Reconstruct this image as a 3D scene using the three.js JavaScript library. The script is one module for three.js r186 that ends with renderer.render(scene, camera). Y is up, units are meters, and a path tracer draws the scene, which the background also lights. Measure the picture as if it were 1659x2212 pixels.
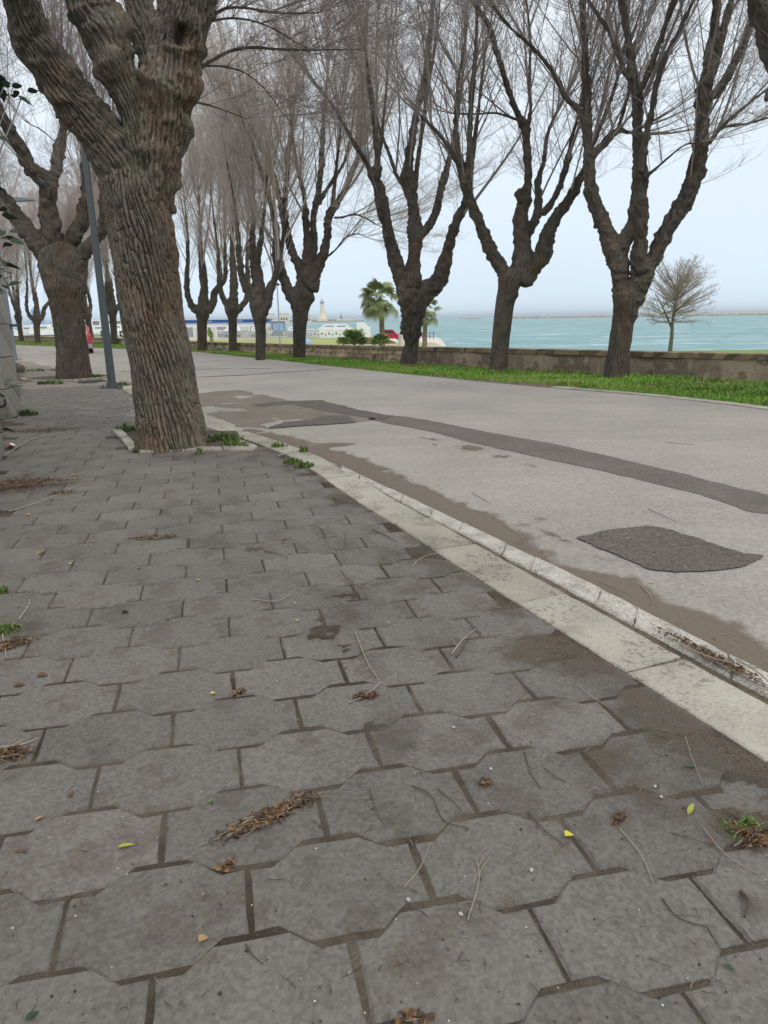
import * as THREE from 'three';
import { mergeGeometries } from 'three/addons/utils/BufferGeometryUtils.js';

// ---------------------------------------------------------------- camera, sky, sun, exposure
const W0 = 1659, F = 1500, CX = 829.5, CY = 1106;               // measured on the photograph at 1659 x 2212
const PITCH = Math.atan((CY - 687.4) / F), ROLL = 0.83 * Math.PI / 180, EYE = 1.5;
const scene = new THREE.Scene();
const camera = new THREE.PerspectiveCamera(2 * Math.atan(1106 / F) * 180 / Math.PI, 0.75, 0.05, 40000);
camera.position.set(0, EYE, 0);
camera.rotation.order = 'YXZ';
camera.rotation.set(-PITCH, 0, -ROLL);
const renderer = new THREE.WebGLRenderer({ antialias: true });
renderer.setSize(768, 1024);
renderer.toneMapping = THREE.LinearToneMapping;
renderer.toneMappingExposure = 1.0;
renderer.shadowMap.enabled = true;

// ---- numbers
function rng(seed) { let s = seed | 0; return () => { s = (s + 0x6d2b79f5) | 0; let t = Math.imul(s ^ (s >>> 15), 1 | s); t = (t + Math.imul(t ^ (t >>> 7), 61 | t)) ^ t; return ((t ^ (t >>> 14)) >>> 0) / 4294967296; }; }
const clamp = (x, a = 0, b = 1) => Math.min(b, Math.max(a, x));
const lerp = (a, b, t) => a + (b - a) * t;
const sst = (a, b, x) => { const t = clamp((x - a) / (b - a)); return t * t * (3 - 2 * t); };
const h3 = (x, y, z) => { let h = Math.imul(x, 374761393) ^ Math.imul(y, 668265263) ^ Math.imul(z, 1274126177); h = Math.imul(h ^ (h >>> 13), 1103515245); h ^= h >>> 16; return (h >>> 0) / 4294967296; };
function n3(x, y, z) {                                            // value noise 0..1
  const xi = Math.floor(x), yi = Math.floor(y), zi = Math.floor(z); let u = x - xi, v = y - yi, w = z - zi;
  u = u * u * (3 - 2 * u); v = v * v * (3 - 2 * v); w = w * w * (3 - 2 * w);
  const L = (a, b, t) => a + (b - a) * t;
  return L(L(L(h3(xi, yi, zi), h3(xi + 1, yi, zi), u), L(h3(xi, yi + 1, zi), h3(xi + 1, yi + 1, zi), u), v),
    L(L(h3(xi, yi, zi + 1), h3(xi + 1, yi, zi + 1), u), L(h3(xi, yi + 1, zi + 1), h3(xi + 1, yi + 1, zi + 1), u), v), w);
}
function fbm(x, y, z = 0, o = 4) { let s = 0, a = 0.5, t = 0; for (let i = 0; i < o; i++) { s += a * n3(x, y, z + i * 7.3); t += a; a *= 0.5; x *= 2.03; y *= 2.03; z *= 2.03; } return s / t; }
function p2(x, y, px, py, k) {                                    // value noise that repeats after px, py cells
  const xi = Math.floor(x), yi = Math.floor(y); let u = x - xi, v = y - yi; u = u * u * (3 - 2 * u); v = v * v * (3 - 2 * v);
  const m = (a, b) => ((a % b) + b) % b, a0 = m(xi, px), a1 = m(xi + 1, px), b0 = m(yi, py), b1 = m(yi + 1, py);
  const A = h3(a0, b0, k), B = h3(a1, b0, k), C = h3(a0, b1, k), D = h3(a1, b1, k);
  return (A + (B - A) * u) + ((C + (D - C) * u) - (A + (B - A) * u)) * v;
}
function pf(u, v, f, fy, k, o = 4) { let s = 0, a = 0.5, t = 0; for (let i = 0; i < o; i++) { s += a * p2(u * f, v * fy, f, fy, k + i * 11); t += a; a *= 0.5; f *= 2; fy *= 2; } return s / t; }

// ---- from a pixel of the photograph to a place
const cP = Math.cos(PITCH), sP = Math.sin(PITCH), cR = Math.cos(ROLL), sR = Math.sin(ROLL);
function ray(x, y) {
  let u = (x - CX) / F, v = -(y - CY) / F; [u, v] = [u * cR + v * sR, -u * sR + v * cR];
  return new THREE.Vector3(u, v * cP - sP, -v * sP - cP);
}
function gp(x, y, Y = 0) { const d = ray(x, y), t = (Y - EYE) / d.y; return [d.x * t, d.z * t]; }              // on the level Y
function zp(x, y, z) { const d = ray(x, y), t = z / d.z; return new THREE.Vector3(d.x * t, EYE + d.y * t, z); } // on the plane at depth z
const optical = (p) => -(p.y - EYE) * sP - p.z * cP;
function heightFor(x, z, py) {                                    // height over (x, z) that is seen at pixel row py
  let a = -5, b = 40;
  for (let i = 0; i < 50; i++) { const m = (a + b) / 2; if (screen(x, m, z)[1] > py) a = m; else b = m; }
  return (a + b) / 2;
}
function screen(x, y, z) { const dy = y - EYE, X = x, Yc = dy * cP - z * sP * 1, Z = -dy * sP - z * cP; let u = X / Z, v = Yc / Z; [u, v] = [u * cR - v * sR, u * sR + v * cR]; return [CX + u * F, CY - v * F]; }

// ---- overcast sky: pale blue at the sea horizon, whiter and brighter overhead
{
  const w = 1024, h = 512, d = new Float32Array(w * h * 4);
  for (let j = 0; j < h; j++) for (let i = 0; i < w; i++) {
    const el = ((j + 0.5) / h - 0.5) * Math.PI, az = ((i + 0.5) / w - 0.5) * 2 * Math.PI;   // u = atan2(z, x)/2pi + 0.5
    const x = Math.cos(el) * Math.cos(az), z = Math.cos(el) * Math.sin(az), y = Math.sin(el);
    const e = Math.max(y, 0), t = sst(0, 0.62, e), q = sst(0.3, 1, e);
    const c = fbm(x / (e + 0.35) * 1.6 + 9, z / (e + 0.35) * 1.6, 3.1, 5);
    const left = 0.5 - 0.5 * x;                                   // thinner cloud over the town, to the left
    const k = (0.95 + 0.1 * c) * (0.95 + 0.1 * left) * (1 + 0.12 * q);
    const o = (j * w + i) * 4;
    d[o] = lerp(0.79, 1.01, t) * k; d[o + 1] = lerp(0.925, 1.04, t) * k; d[o + 2] = lerp(1.05, 1.075, t) * k; d[o + 3] = 1;
  }
  const t = new THREE.DataTexture(d, w, h, THREE.RGBAFormat, THREE.FloatType);
  t.mapping = THREE.EquirectangularReflectionMapping; t.magFilter = THREE.LinearFilter; t.minFilter = THREE.LinearFilter; t.needsUpdate = true;
  scene.background = t; scene.environment = t;
}
const sun = new THREE.DirectionalLight(new THREE.Color(1, 0.96, 0.9), 1.15);
sun.position.set(26, 60, 24); sun.target.position.set(-2, 0, -12); sun.castShadow = true; sun.shadow.radius = 40;
Object.assign(sun.shadow.camera, { left: -60, right: 60, top: 60, bottom: -60, near: 1, far: 200 }); sun.shadow.mapSize.set(2048, 2048);
scene.add(sun, sun.target);

// ---------------------------------------------------------------- helpers: names, things, geometry
const used = new Map();
function numbered(n) { const k = used.get(n) || 0; used.set(n, k + 1); return k ? n + '_' + String(k).padStart(3, '0') : n; }
const meshOf = (g, m) => { const o = new THREE.Mesh(g, m); o.castShadow = o.receiveShadow = true; return o; };
function part(name, g, m, parent) { const o = meshOf(g, m); o.name = name; parent.add(o); return o; }
function thing(name, label, category, pos = [0, 0, 0], turn = 0, group) {
  const o = new THREE.Group(); o.name = numbered(name); o.position.set(...pos); o.rotation.y = turn; o.userData = { label, category };
  if (group) o.userData.group = group; scene.add(o); return o;
}
function single(name, g, m, label, category, pos = [0, 0, 0], turn = 0, group) {
  const o = meshOf(g, m); o.name = numbered(name); o.position.set(...pos); o.rotation.y = turn; o.userData = { label, category };
  if (group) o.userData.group = group; scene.add(o); return o;
}
function struct(name, g, m) { const o = g ? meshOf(g, m) : new THREE.Group(); o.name = numbered(name); o.userData = { kind: 'structure', label: STRUCT[name] || name.replace(/_/g, ' ') }; scene.add(o); return o; }
const STRUCT = {};
function copyOf(src, label, pos, turn, scale = 1, group) {
  const c = src.clone(); c.name = numbered(src.name.replace(/_\d{3}$/, '')); c.userData = { ...src.userData, label };
  if (group) c.userData.group = group; c.position.set(...pos); c.rotation.y = turn; if (scale.length) c.scale.set(...scale); else c.scale.setScalar(scale); scene.add(c); return c;
}
class GB {                                                       // collects triangles of one mesh
  constructor(col) { this.p = []; this.n = []; this.u = []; this.i = []; this.c = col ? [] : null; }
  v(x, y, z, nx, ny, nz, u = 0, w = 0) { this.p.push(x, y, z); this.n.push(nx, ny, nz); this.u.push(u, w); return this.p.length / 3 - 1; }
  geo(normals) {
    const g = new THREE.BufferGeometry();
    g.setAttribute('position', new THREE.Float32BufferAttribute(this.p, 3)); g.setAttribute('normal', new THREE.Float32BufferAttribute(this.n, 3)); g.setAttribute('uv', new THREE.Float32BufferAttribute(this.u, 2));
    if (this.c) g.setAttribute('color', new THREE.Float32BufferAttribute(this.c, 3));
    g.setIndex(this.i); if (normals) g.computeVertexNormals(); return g;
  }
}
function box(w, h, d, x = 0, y = 0, z = 0, ry = 0, rz = 0) { const g = new THREE.BoxGeometry(w, h, d); if (rz) g.rotateZ(rz); if (ry) g.rotateY(ry); g.translate(x, y, z); return g; }
function cyl(r0, r1, h, x = 0, y = 0, z = 0, n = 12) { const g = new THREE.CylinderGeometry(r1, r0, h, n); g.translate(x, y + h / 2, z); return g; }
const merged = (l) => mergeGeometries(l.map((g) => (g.index ? g.toNonIndexed() : g)), false);
// a slab over a polygon [[x, z], ...] with a chamfered top edge
function slab(poly, yt, yb, bev = 0.006, uo = 0, vo = 0) {
  let area = 0; const n = poly.length;
  for (let i = 0; i < n; i++) { const a = poly[i], b = poly[(i + 1) % n]; area += a[0] * b[1] - b[0] * a[1]; }
  const P = area > 0 ? poly.slice().reverse() : poly;            // anticlockwise seen from above
  let cx = 0, cz = 0; for (const q of P) { cx += q[0] / n; cz += q[1] / n; }
  const rings = [[], [], []];
  for (let i = 0; i < n; i++) {
    const a = P[(i + n - 1) % n], b = P[i], c = P[(i + 1) % n];
    let e1 = [b[0] - a[0], b[1] - a[1]], e2 = [c[0] - b[0], c[1] - b[1]]; const l1 = Math.hypot(...e1) || 1, l2 = Math.hypot(...e2) || 1;
    let nx = -(e1[1] / l1 + e2[1] / l2), nz = (e1[0] / l1 + e2[0] / l2); const l = Math.hypot(nx, nz) || 1; nx /= l; nz /= l;
    const s = (cx - b[0]) * nx + (cz - b[1]) * nz > 0 ? 1 : -1;
    rings[0].push([b[0] + nx * bev * s, yt, b[1] + nz * bev * s]); rings[1].push([b[0], yt - bev * 0.8, b[1]]); rings[2].push([b[0], yb, b[1]]);
  }
  const pos = [], uv = [], tri = (a, b, c) => { for (const q of [a, b, c]) { pos.push(...q); uv.push(q[0] + uo, q[2] + vo + (yt - q[1])); } };
  const flat = THREE.ShapeUtils.triangulateShape(rings[0].map((q) => new THREE.Vector2(q[0], q[2])), []);
  const up = (a, b, c) => { const y = (b[2] - a[2]) * (c[0] - a[0]) - (b[0] - a[0]) * (c[2] - a[2]); y > 0 ? tri(a, b, c) : tri(a, c, b); };
  for (const [a, b, c] of flat) up(rings[0][a], rings[0][b], rings[0][c]);
  const out = (a, b, c) => { const nx = (b[1] - a[1]) * (c[2] - a[2]) - (b[2] - a[2]) * (c[1] - a[1]), nz = (b[0] - a[0]) * (c[1] - a[1]) - (b[1] - a[1]) * (c[0] - a[0]); (nx * (a[0] - cx) + nz * (a[2] - cz) > 0) ? tri(a, b, c) : tri(a, c, b); };
  for (let k = 0; k < 2; k++) for (let i = 0; i < n; i++) { const j = (i + 1) % n, A = rings[k], B = rings[k + 1]; out(A[i], B[i], B[j]); out(A[i], B[j], A[j]); }
  const g = new THREE.BufferGeometry(); g.setAttribute('position', new THREE.Float32BufferAttribute(pos, 3)); g.setAttribute('uv', new THREE.Float32BufferAttribute(uv, 2)); g.computeVertexNormals(); return g;
}
// a worn outline: edges cut into short steps that wander a little
function worn(poly, step, amp, seed) {
  const o = [];
  for (let i = 0; i < poly.length; i++) {
    const a = poly[i], b = poly[(i + 1) % poly.length], l = Math.hypot(b[0] - a[0], b[1] - a[1]), k = Math.max(1, Math.round(l / step));
    for (let j = 0; j < k; j++) { const t = j / k, x = lerp(a[0], b[0], t), z = lerp(a[1], b[1], t); o.push([x + (fbm(x * 9, z * 9, seed) - 0.5) * amp * 2, z + (fbm(x * 9, z * 9, seed + 31) - 0.5) * amp * 2]); }
  }
  return o;
}
// a sheet where the field f(x, z) is above zero (its ragged outline follows the field), laid on the level y
function sheet(f, x0, x1, z0, z1, res, y, yf) {
  const nx = Math.ceil((x1 - x0) / res), nz = Math.ceil((z1 - z0) / res), val = new Float32Array((nx + 1) * (nz + 1));
  for (let j = 0; j <= nz; j++) for (let i = 0; i <= nx; i++) val[j * (nx + 1) + i] = f(x0 + i * res, z0 + j * res);
  const pos = [], uv = [], put = (q) => { pos.push(q[0], yf ? yf(q[0], q[1]) : y, q[1]); uv.push(q[0], q[1]); };
  for (let j = 0; j < nz; j++) for (let i = 0; i < nx; i++) {
    const c = [[i, j], [i, j + 1], [i + 1, j + 1], [i + 1, j]].map(([a, b]) => [x0 + a * res, z0 + b * res, val[b * (nx + 1) + a]]), o = [];
    for (let k = 0; k < 4; k++) { const a = c[k], b = c[(k + 1) % 4]; if (a[2] > 0) o.push(a); if ((a[2] > 0) !== (b[2] > 0)) { const t = a[2] / (a[2] - b[2]); o.push([lerp(a[0], b[0], t), lerp(a[1], b[1], t)]); } }
    for (let k = 2; k < o.length; k++) { put(o[0]); put(o[k - 1]); put(o[k]); }
  }
  const g = new THREE.BufferGeometry(); g.setAttribute('position', new THREE.Float32BufferAttribute(pos, 3)); g.setAttribute('uv', new THREE.Float32BufferAttribute(uv, 2)); g.computeVertexNormals(); return g;
}
function inPoly(x, z, P) { let r = false; for (let i = 0, j = P.length - 1; i < P.length; j = i++) if ((P[i][1] > z) !== (P[j][1] > z) && x < (P[j][0] - P[i][0]) * (z - P[i][1]) / (P[j][1] - P[i][1]) + P[i][0]) r = !r; return r; }
function polyDist(x, z, P, open) {                                // distance to the outline
  let m = 1e9; for (let i = 0; i < P.length - (open ? 1 : 0); i++) { const a = P[i], b = P[(i + 1) % P.length], dx = b[0] - a[0], dz = b[1] - a[1], t = clamp(((x - a[0]) * dx + (z - a[1]) * dz) / (dx * dx + dz * dz)); m = Math.min(m, Math.hypot(x - a[0] - dx * t, z - a[1] - dz * t)); } return m;
}
const sdPoly = (x, z, P) => (inPoly(x, z, P) ? 1 : -1) * polyDist(x, z, P);
function lineAt(P, s) {                                          // point and direction at arc length s on a polyline [[x, z], ...]
  for (let i = 0; i < P.length - 1; i++) { const l = Math.hypot(P[i + 1][0] - P[i][0], P[i + 1][1] - P[i][1]); if (s <= l || i === P.length - 2) { const t = s / l; return [lerp(P[i][0], P[i + 1][0], t), lerp(P[i][1], P[i + 1][1], t), (P[i + 1][0] - P[i][0]) / l, (P[i + 1][1] - P[i][1]) / l]; } s -= l; }
}
const lineLen = (P) => P.slice(1).reduce((a, q, i) => a + Math.hypot(q[0] - P[i][0], q[1] - P[i][1]), 0);
function smoothLine(P, n) { const c = new THREE.CatmullRomCurve3(P.map((q) => new THREE.Vector3(q[0], 0, q[1])), false, 'centripetal'); return c.getPoints(n).map((v) => [v.x, v.z]); }
// sideways offset of a point from a polyline: positive on its right when looking along it
function side(x, z, P) { let m = 1e9, r = 0; for (let i = 0; i < P.length - 1; i++) { const a = P[i], b = P[i + 1], dx = b[0] - a[0], dz = b[1] - a[1], t = clamp(((x - a[0]) * dx + (z - a[1]) * dz) / (dx * dx + dz * dz)), d = Math.hypot(x - a[0] - dx * t, z - a[1] - dz * t); if (d < m) { m = d; r = Math.sign(dx * (z - a[1]) - dz * (x - a[0])) * d; } } return r; }

// ---------------------------------------------------------------- textures and materials
const srgb = (x) => 255 * (x <= 0.0031308 ? 12.92 * x : 1.055 * Math.pow(x, 1 / 2.4) - 0.055);
function tex(n, fn, colour = true) {                              // fn(u, v) gives linear grey or [r, g, b]
  const d = new Uint8Array(n * n * 4);
  for (let j = 0; j < n; j++) for (let i = 0; i < n; i++) {
    const c = fn((i + 0.5) / n, (j + 0.5) / n), o = (j * n + i) * 4;
    for (let k = 0; k < 3; k++) { const x = clamp(c.length ? c[k] : c); d[o + k] = colour ? srgb(x) : x * 255; } d[o + 3] = 255;
  }
  const t = new THREE.DataTexture(d, n, n); t.wrapS = t.wrapT = THREE.RepeatWrapping; t.magFilter = THREE.LinearFilter; t.minFilter = THREE.LinearMipmapLinearFilter; t.generateMipmaps = true;
  if (colour) t.colorSpace = THREE.SRGBColorSpace; t.needsUpdate = true; return t;
}
const rep = (t, metres) => { const c = t.clone(); c.repeat.set(1 / metres, 1 / metres); c.needsUpdate = true; return c; };
function std(o) { return new THREE.MeshStandardMaterial({ roughness: 0.9, ...o }); }
const lin = (r, g, b) => new THREE.Color().setRGB(r, g, b);
const tint = (k, c) => c.map((x) => x * k);

const concreteT = tex(1024, (u, v) => {
  const m = pf(u, v, 4, 4, 1, 4), g = pf(u, v, 128, 128, 2, 3), s = p2(u * 420, v * 420, 420, 420, 5), w = p2(u * 260, v * 260, 260, 260, 9), st = sst(0.58, 0.72, pf(u, v, 9, 9, 21, 4));
  let k = 0.80 + 0.24 * (m - 0.5) + 0.6 * (g - 0.5); if (s > 0.97) k += 0.65; if (s < 0.03) k *= 0.6; if (w < 0.022) k *= 0.4; if (w > 0.985) k += 0.4; k *= 1 - 0.22 * st;
  return [0.158 * k * (1 + 0.05 * st), 0.146 * k, 0.13 * k * (1 - 0.07 * st)];
});
const grainB = tex(1024, (u, v) => 0.45 * pf(u, v, 160, 160, 3, 3) + 0.55 * pf(u, v, 24, 24, 4, 3), false);
const soilT = tex(512, (u, v) => { const m = pf(u, v, 8, 8, 31, 5), g = p2(u * 200, v * 200, 200, 200, 32), w = p2(u * 150, v * 150, 150, 150, 33); let k = 0.55 + 0.9 * (m - 0.3) + 0.5 * (g - 0.5); if (w > 0.975) k += 0.9; return tint(k, [0.105, 0.083, 0.06]); });
const asphaltT = tex(1024, (u, v) => { const m = pf(u, v, 3, 3, 41, 5), g = pf(u, v, 200, 200, 42, 2), s = p2(u * 380, v * 380, 380, 380, 43), l = pf(u, v, 3, 14, 47, 3); let k = 0.94 + 0.34 * (m - 0.5) + 0.5 * (g - 0.5) + 0.16 * (l - 0.5); if (s < 0.03) k *= 0.6; if (s > 0.97) k *= 1.25; return [0.31 * k, 0.284 * k, 0.25 * k]; });
const tarT = tex(512, (u, v) => { const m = pf(u, v, 4, 4, 51, 4), g = pf(u, v, 100, 100, 52, 2), s = p2(u * 190, v * 190, 190, 190, 53); let k = 0.9 + 0.4 * (m - 0.5) + 0.6 * (g - 0.5); if (s > 0.86) k *= 1.9; if (s < 0.16) k *= 0.45; return [0.118 * k, 0.102 * k, 0.087 * k]; });
const gravB = tex(512, (u, v) => { const a = p2(u * 70, v * 70, 70, 70, 61), b = p2(u * 130, v * 130, 130, 130, 62); return 0.6 * a + 0.4 * b; }, false);
const limeT = tex(1024, (u, v) => { const m = pf(u, v, 5, 5, 71, 5), g = pf(u, v, 130, 130, 72, 2), pit = sst(0.63, 0.72, pf(u, v, 60, 60, 73, 2)) * sst(0.45, 0.6, pf(u, v, 4, 4, 74, 2)), st = sst(0.5, 0.75, pf(u, v, 6, 6, 75, 4)); let k = 0.88 + 0.35 * (m - 0.5) + 0.25 * (g - 0.5); k *= 1 - 0.4 * pit; k *= 1 - 0.22 * st; return [0.395 * k, 0.366 * k * (1 - 0.02 * st), 0.315 * k * (1 - 0.05 * st)]; });
const limeB = tex(512, (u, v) => 0.7 - 0.5 * sst(0.6, 0.72, pf(u, v, 60, 60, 73, 2)) + 0.3 * pf(u, v, 12, 12, 77, 4), false);
const barkF = (u, v) => { const w1 = (pf(u, v, 8, 2, 81, 3) - 0.5) * 1.7, w2 = (pf(u, v, 8, 2, 181, 3) - 0.5) * 1.7, a = Math.abs(Math.sin(Math.PI * (13 * u + v + w1))), b = Math.abs(Math.sin(Math.PI * (13 * u - v + w2))), d = pf(u, v, 6, 4, 83, 3); return 1 - Math.max((1 - sst(0.02, 0.55, a)) * (0.5 + 0.7 * d), (1 - sst(0.02, 0.4, b)) * (1.1 - 0.8 * d)); };
const barkB = tex(1024, (u, v) => clamp(barkF(u, v)) * 0.62 + 0.38 * pf(u, v, 70, 40, 84, 4), false);
const barkT = tex(1024, (u, v) => { const m = pf(u, v, 4, 4, 85, 4), g = pf(u, v, 70, 26, 86, 3), l = sst(0.56, 0.7, pf(u, v, 6, 6, 87, 4)), k = 0.75 + 0.55 * (m - 0.5) + 0.8 * (g - 0.5); return [lerp(0.205, 0.215, l) * k, lerp(0.17, 0.2, l) * k, lerp(0.132, 0.155, l) * k]; });
const wallT = tex(1024, (u, v) => { const m = pf(u, v, 4, 4, 91, 5), st = sst(0.52, 0.66, pf(u, v, 7, 3, 92, 5)), dk = sst(0.6, 0.68, pf(u, v, 5, 8, 93, 5)), g = pf(u, v, 90, 90, 94, 2); let k = 0.85 + 0.5 * (m - 0.5) + 0.35 * (g - 0.5); k *= (1 - 0.35 * st) * (1 - 0.45 * dk); return [0.46 * k, 0.355 * k, 0.25 * k]; });
const waterB = tex(1024, (u, v) => 0.5 * pf(u, v, 12, 34, 101, 4) + 0.5 * pf(u, v, 40, 90, 102, 3), false);

const M = {
  paver: [0.98, 1.08, 1.16, 1.03].map((k, i) => std({ map: rep(concreteT, 1.3), bumpMap: rep(grainB, 0.9), bumpScale: 0.004, color: lin(k, k * (i === 2 ? 0.985 : 1), k * (i === 1 ? 0.98 : 1)) })),
  paverPale: std({ map: rep(concreteT, 1.3), bumpMap: rep(grainB, 0.9), bumpScale: 0.004, color: lin(1.75, 1.68, 1.55) }),  // same concrete in a paler, warmer tone, for the far paving
  wornRoad: std({ map: rep(tarT, 1.3), bumpMap: rep(gravB, 0.5), bumpScale: 0.004, color: lin(1.7, 1.62, 1.5) }),
  bed: std({ map: rep(soilT, 0.6), bumpMap: rep(gravB, 0.5), bumpScale: 0.004, vertexColors: true, roughness: 1 }),
  verge: std({ map: rep(soilT, 0.9), color: lin(1.5, 1.5, 1.3), roughness: 1 }),
  soil: std({ map: rep(soilT, 0.7), bumpMap: rep(gravB, 0.5), bumpScale: 0.012, roughness: 1 }),
  asphalt: std({ map: rep(asphaltT, 4.1), bumpMap: rep(gravB, 0.6), bumpScale: 0.004 }),
  tar: std({ map: rep(tarT, 0.8), bumpMap: rep(gravB, 0.4), bumpScale: 0.006 }),
  gravel: std({ map: rep(tarT, 2.1), bumpMap: rep(gravB, 0.9), bumpScale: 0.02, color: lin(1.25, 1.17, 1.1) }),
  tarWorn: std({ map: rep(tarT, 1.3), bumpMap: rep(gravB, 0.5), bumpScale: 0.004, color: lin(1.25, 1.22, 1.2) }),
  mud: std({ map: rep(soilT, 0.8), bumpMap: rep(gravB, 0.35), bumpScale: 0.005, color: lin(1.6, 1.6, 1.6), roughness: 1 }),
  lime: [0.86, 1, 1.1].map((k, i) => std({ map: rep(limeT, 1.1), bumpMap: rep(limeB, 0.9), bumpScale: 0.006, color: lin(k, k * (i ? 0.99 : 0.97), k * (i ? 0.96 : 0.92)) })),
  roughLime: std({ map: rep(limeT, 0.45), bumpMap: rep(limeB, 0.3), bumpScale: 0.02, color: lin(1.5, 1.5, 1.55) }),
  barkNear: std({ map: barkT, bumpMap: barkB, bumpScale: 0.014, vertexColors: true }),
  bark: std({ map: barkT, bumpMap: barkB, bumpScale: 0.035, color: lin(0.78, 0.75, 0.76), vertexColors: true }),
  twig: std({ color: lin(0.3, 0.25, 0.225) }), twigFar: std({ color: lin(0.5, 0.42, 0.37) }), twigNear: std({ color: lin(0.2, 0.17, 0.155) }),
  plaster: std({ map: rep(wallT, 3.2), bumpMap: rep(grainB, 1.5), bumpScale: 0.02 }),
  stone: [0.9, 1.1, 1.3, 1.5].map((k, i) => std({ map: rep(wallT, 1.7), bumpMap: rep(grainB, 0.5), bumpScale: 0.012, color: lin(k * 1.12, k * (i % 2 ? 1.06 : 1.1), k) })),
  coping: std({ map: rep(wallT, 2.3), bumpMap: rep(grainB, 0.6), bumpScale: 0.008, color: lin(0.74, 0.7, 0.6) }),
  mortar: std({ color: lin(0.09, 0.075, 0.06) }),
  lawn: std({ vertexColors: true, roughness: 1 }),
  grass: std({ color: lin(1, 1, 1), roughness: 0.85, side: THREE.DoubleSide }),
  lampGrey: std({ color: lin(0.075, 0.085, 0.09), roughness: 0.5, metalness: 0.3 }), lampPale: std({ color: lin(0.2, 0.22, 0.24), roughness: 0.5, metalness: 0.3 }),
  pillar: std({ map: rep(limeT, 0.9), bumpMap: rep(limeB, 0.7), bumpScale: 0.004, color: lin(0.82, 0.82, 0.84) }),
  paintBlack: std({ color: lin(0.035, 0.035, 0.04) }),
  white: std({ color: lin(0.82, 0.82, 0.82), roughness: 0.5 }), hull: std({ color: lin(0.85, 0.85, 0.84), roughness: 0.35 }), cream: std({ color: lin(0.78, 0.66, 0.5) }), blue: std({ color: lin(0.07, 0.18, 0.45), roughness: 0.6 }), navy: std({ color: lin(0.03, 0.06, 0.14) }), paleBlue: std({ color: lin(0.3, 0.45, 0.66) }),
  glass: std({ color: lin(0.03, 0.04, 0.05), roughness: 0.1 }), grey: std({ color: lin(0.3, 0.31, 0.33) }), dark: std({ color: lin(0.03, 0.03, 0.033), roughness: 0.7 }), metal: std({ color: lin(0.35, 0.36, 0.38), roughness: 0.4, metalness: 0.6 }),
  red: std({ color: lin(0.42, 0.02, 0.045), roughness: 0.25 }), rubber: std({ color: lin(0.02, 0.02, 0.02) }), lightRed: std({ color: lin(0.5, 0.03, 0.02), roughness: 0.2 }),
  rock: std({ map: rep(limeT, 6), color: lin(1.0, 0.92, 0.84) }),
  litter: [[0.1, 0.05, 0.025], [0.16, 0.08, 0.035], [0.07, 0.045, 0.03], [0.2, 0.12, 0.05]].map((c) => std({ color: lin(...c) })),
  leafYellow: std({ color: lin(0.55, 0.46, 0.05) }), leafOlive: std({ color: lin(0.3, 0.32, 0.05) }), leafGreen: std({ color: lin(0.12, 0.24, 0.04) }), leafDark: std({ color: lin(0.02, 0.06, 0.025), roughness: 0.4 }), leafBrown: std({ color: lin(0.13, 0.06, 0.03) }), leafTan: std({ color: lin(0.34, 0.22, 0.11) }),
  pebble: std({ color: lin(0.42, 0.39, 0.34) }),
  pale: std({ color: lin(0.62, 0.6, 0.55) }),
  evergreen: std({ color: lin(0.02, 0.045, 0.016), roughness: 0.7, side: THREE.DoubleSide }),
  frond: new THREE.MeshPhysicalMaterial({ color: lin(0.19, 0.225, 0.08), roughness: 0.6, side: THREE.DoubleSide }), frondLow: std({ color: lin(0.17, 0.25, 0.06), roughness: 0.6, side: THREE.DoubleSide }),
  palmTrunk: std({ map: rep(barkT, 1), color: lin(1.6, 1.25, 1.1) }),
};
// ---------------------------------------------------------------- ground: kerb line, road, pavement
const ROADY = -0.1;
const toD = (s, x0, y0, k) => s.trim().split(/\s+/).map((q) => { const [x, y] = q.split(',').map(Number); return [x0 + k * x, y0 + k * y]; });
const R8 = (s) => toD(s, 756, 918, 0.5443), R6 = (s) => toD(s, 378, 810, 0.4231), R5 = (s) => toD(s, 270, 729, 0.358), RD = (s) => toD(s, 0, 0, 1);
const onRoad = (l) => l.map((q) => gp(q[0], q[1], ROADY)), onPave = (l) => l.map((q) => gp(q[0], q[1], 0));
const outerRaw = onPave(RD('1659,1525 1464,1427 1224,1294 1023,1179 919,1125 859,1087 800,1051 746,1022 700,996 628,966 540,945 445,904 305,845 275,827 109,788 50,777'));
const innerRaw = onPave(RD('1659,1650 1355,1457 1118,1306 936,1190 849,1132 789,1095 674,1017 625,986'));
const dirN = [0.6 / 1.53, 1.41 / 1.53];
outerRaw.unshift([outerRaw[0][0] + dirN[0] * 5.5, outerRaw[0][1] + dirN[1] * 5.5], [outerRaw[0][0] + dirN[0] * 2.2, outerRaw[0][1] + dirN[1] * 2.2]);
innerRaw.unshift([innerRaw[0][0] + dirN[0] * 5.5, innerRaw[0][1] + dirN[1] * 5.5], [innerRaw[0][0] + dirN[0] * 2.2, innerRaw[0][1] + dirN[1] * 2.2]);
outerRaw.push([-27, -50], [-44, -66]);
const OUT = smoothLine(outerRaw, 260);
for (let i = 9; i < outerRaw.length; i++) { const a = outerRaw[i], b = outerRaw[Math.min(i + 1, outerRaw.length - 1)], c = outerRaw[i - 1], dx = b[0] - c[0], dz = b[1] - c[1], l = Math.hypot(dx, dz), w = 0.3; if (a[1] < -9.2) innerRaw.push([a[0] + dz / l * w, a[1] - dx / l * w]); }
const INN = smoothLine(innerRaw, 260);
const FAR = smoothLine([[16, 2], [11, -5.5], ...onRoad(RD('1659,884 1440,858 1198,839 972,818 697,789')), [-9.6, -37.6], [-17.4, -45.2], [-28, -55], [-45, -71]], 160);
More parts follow.
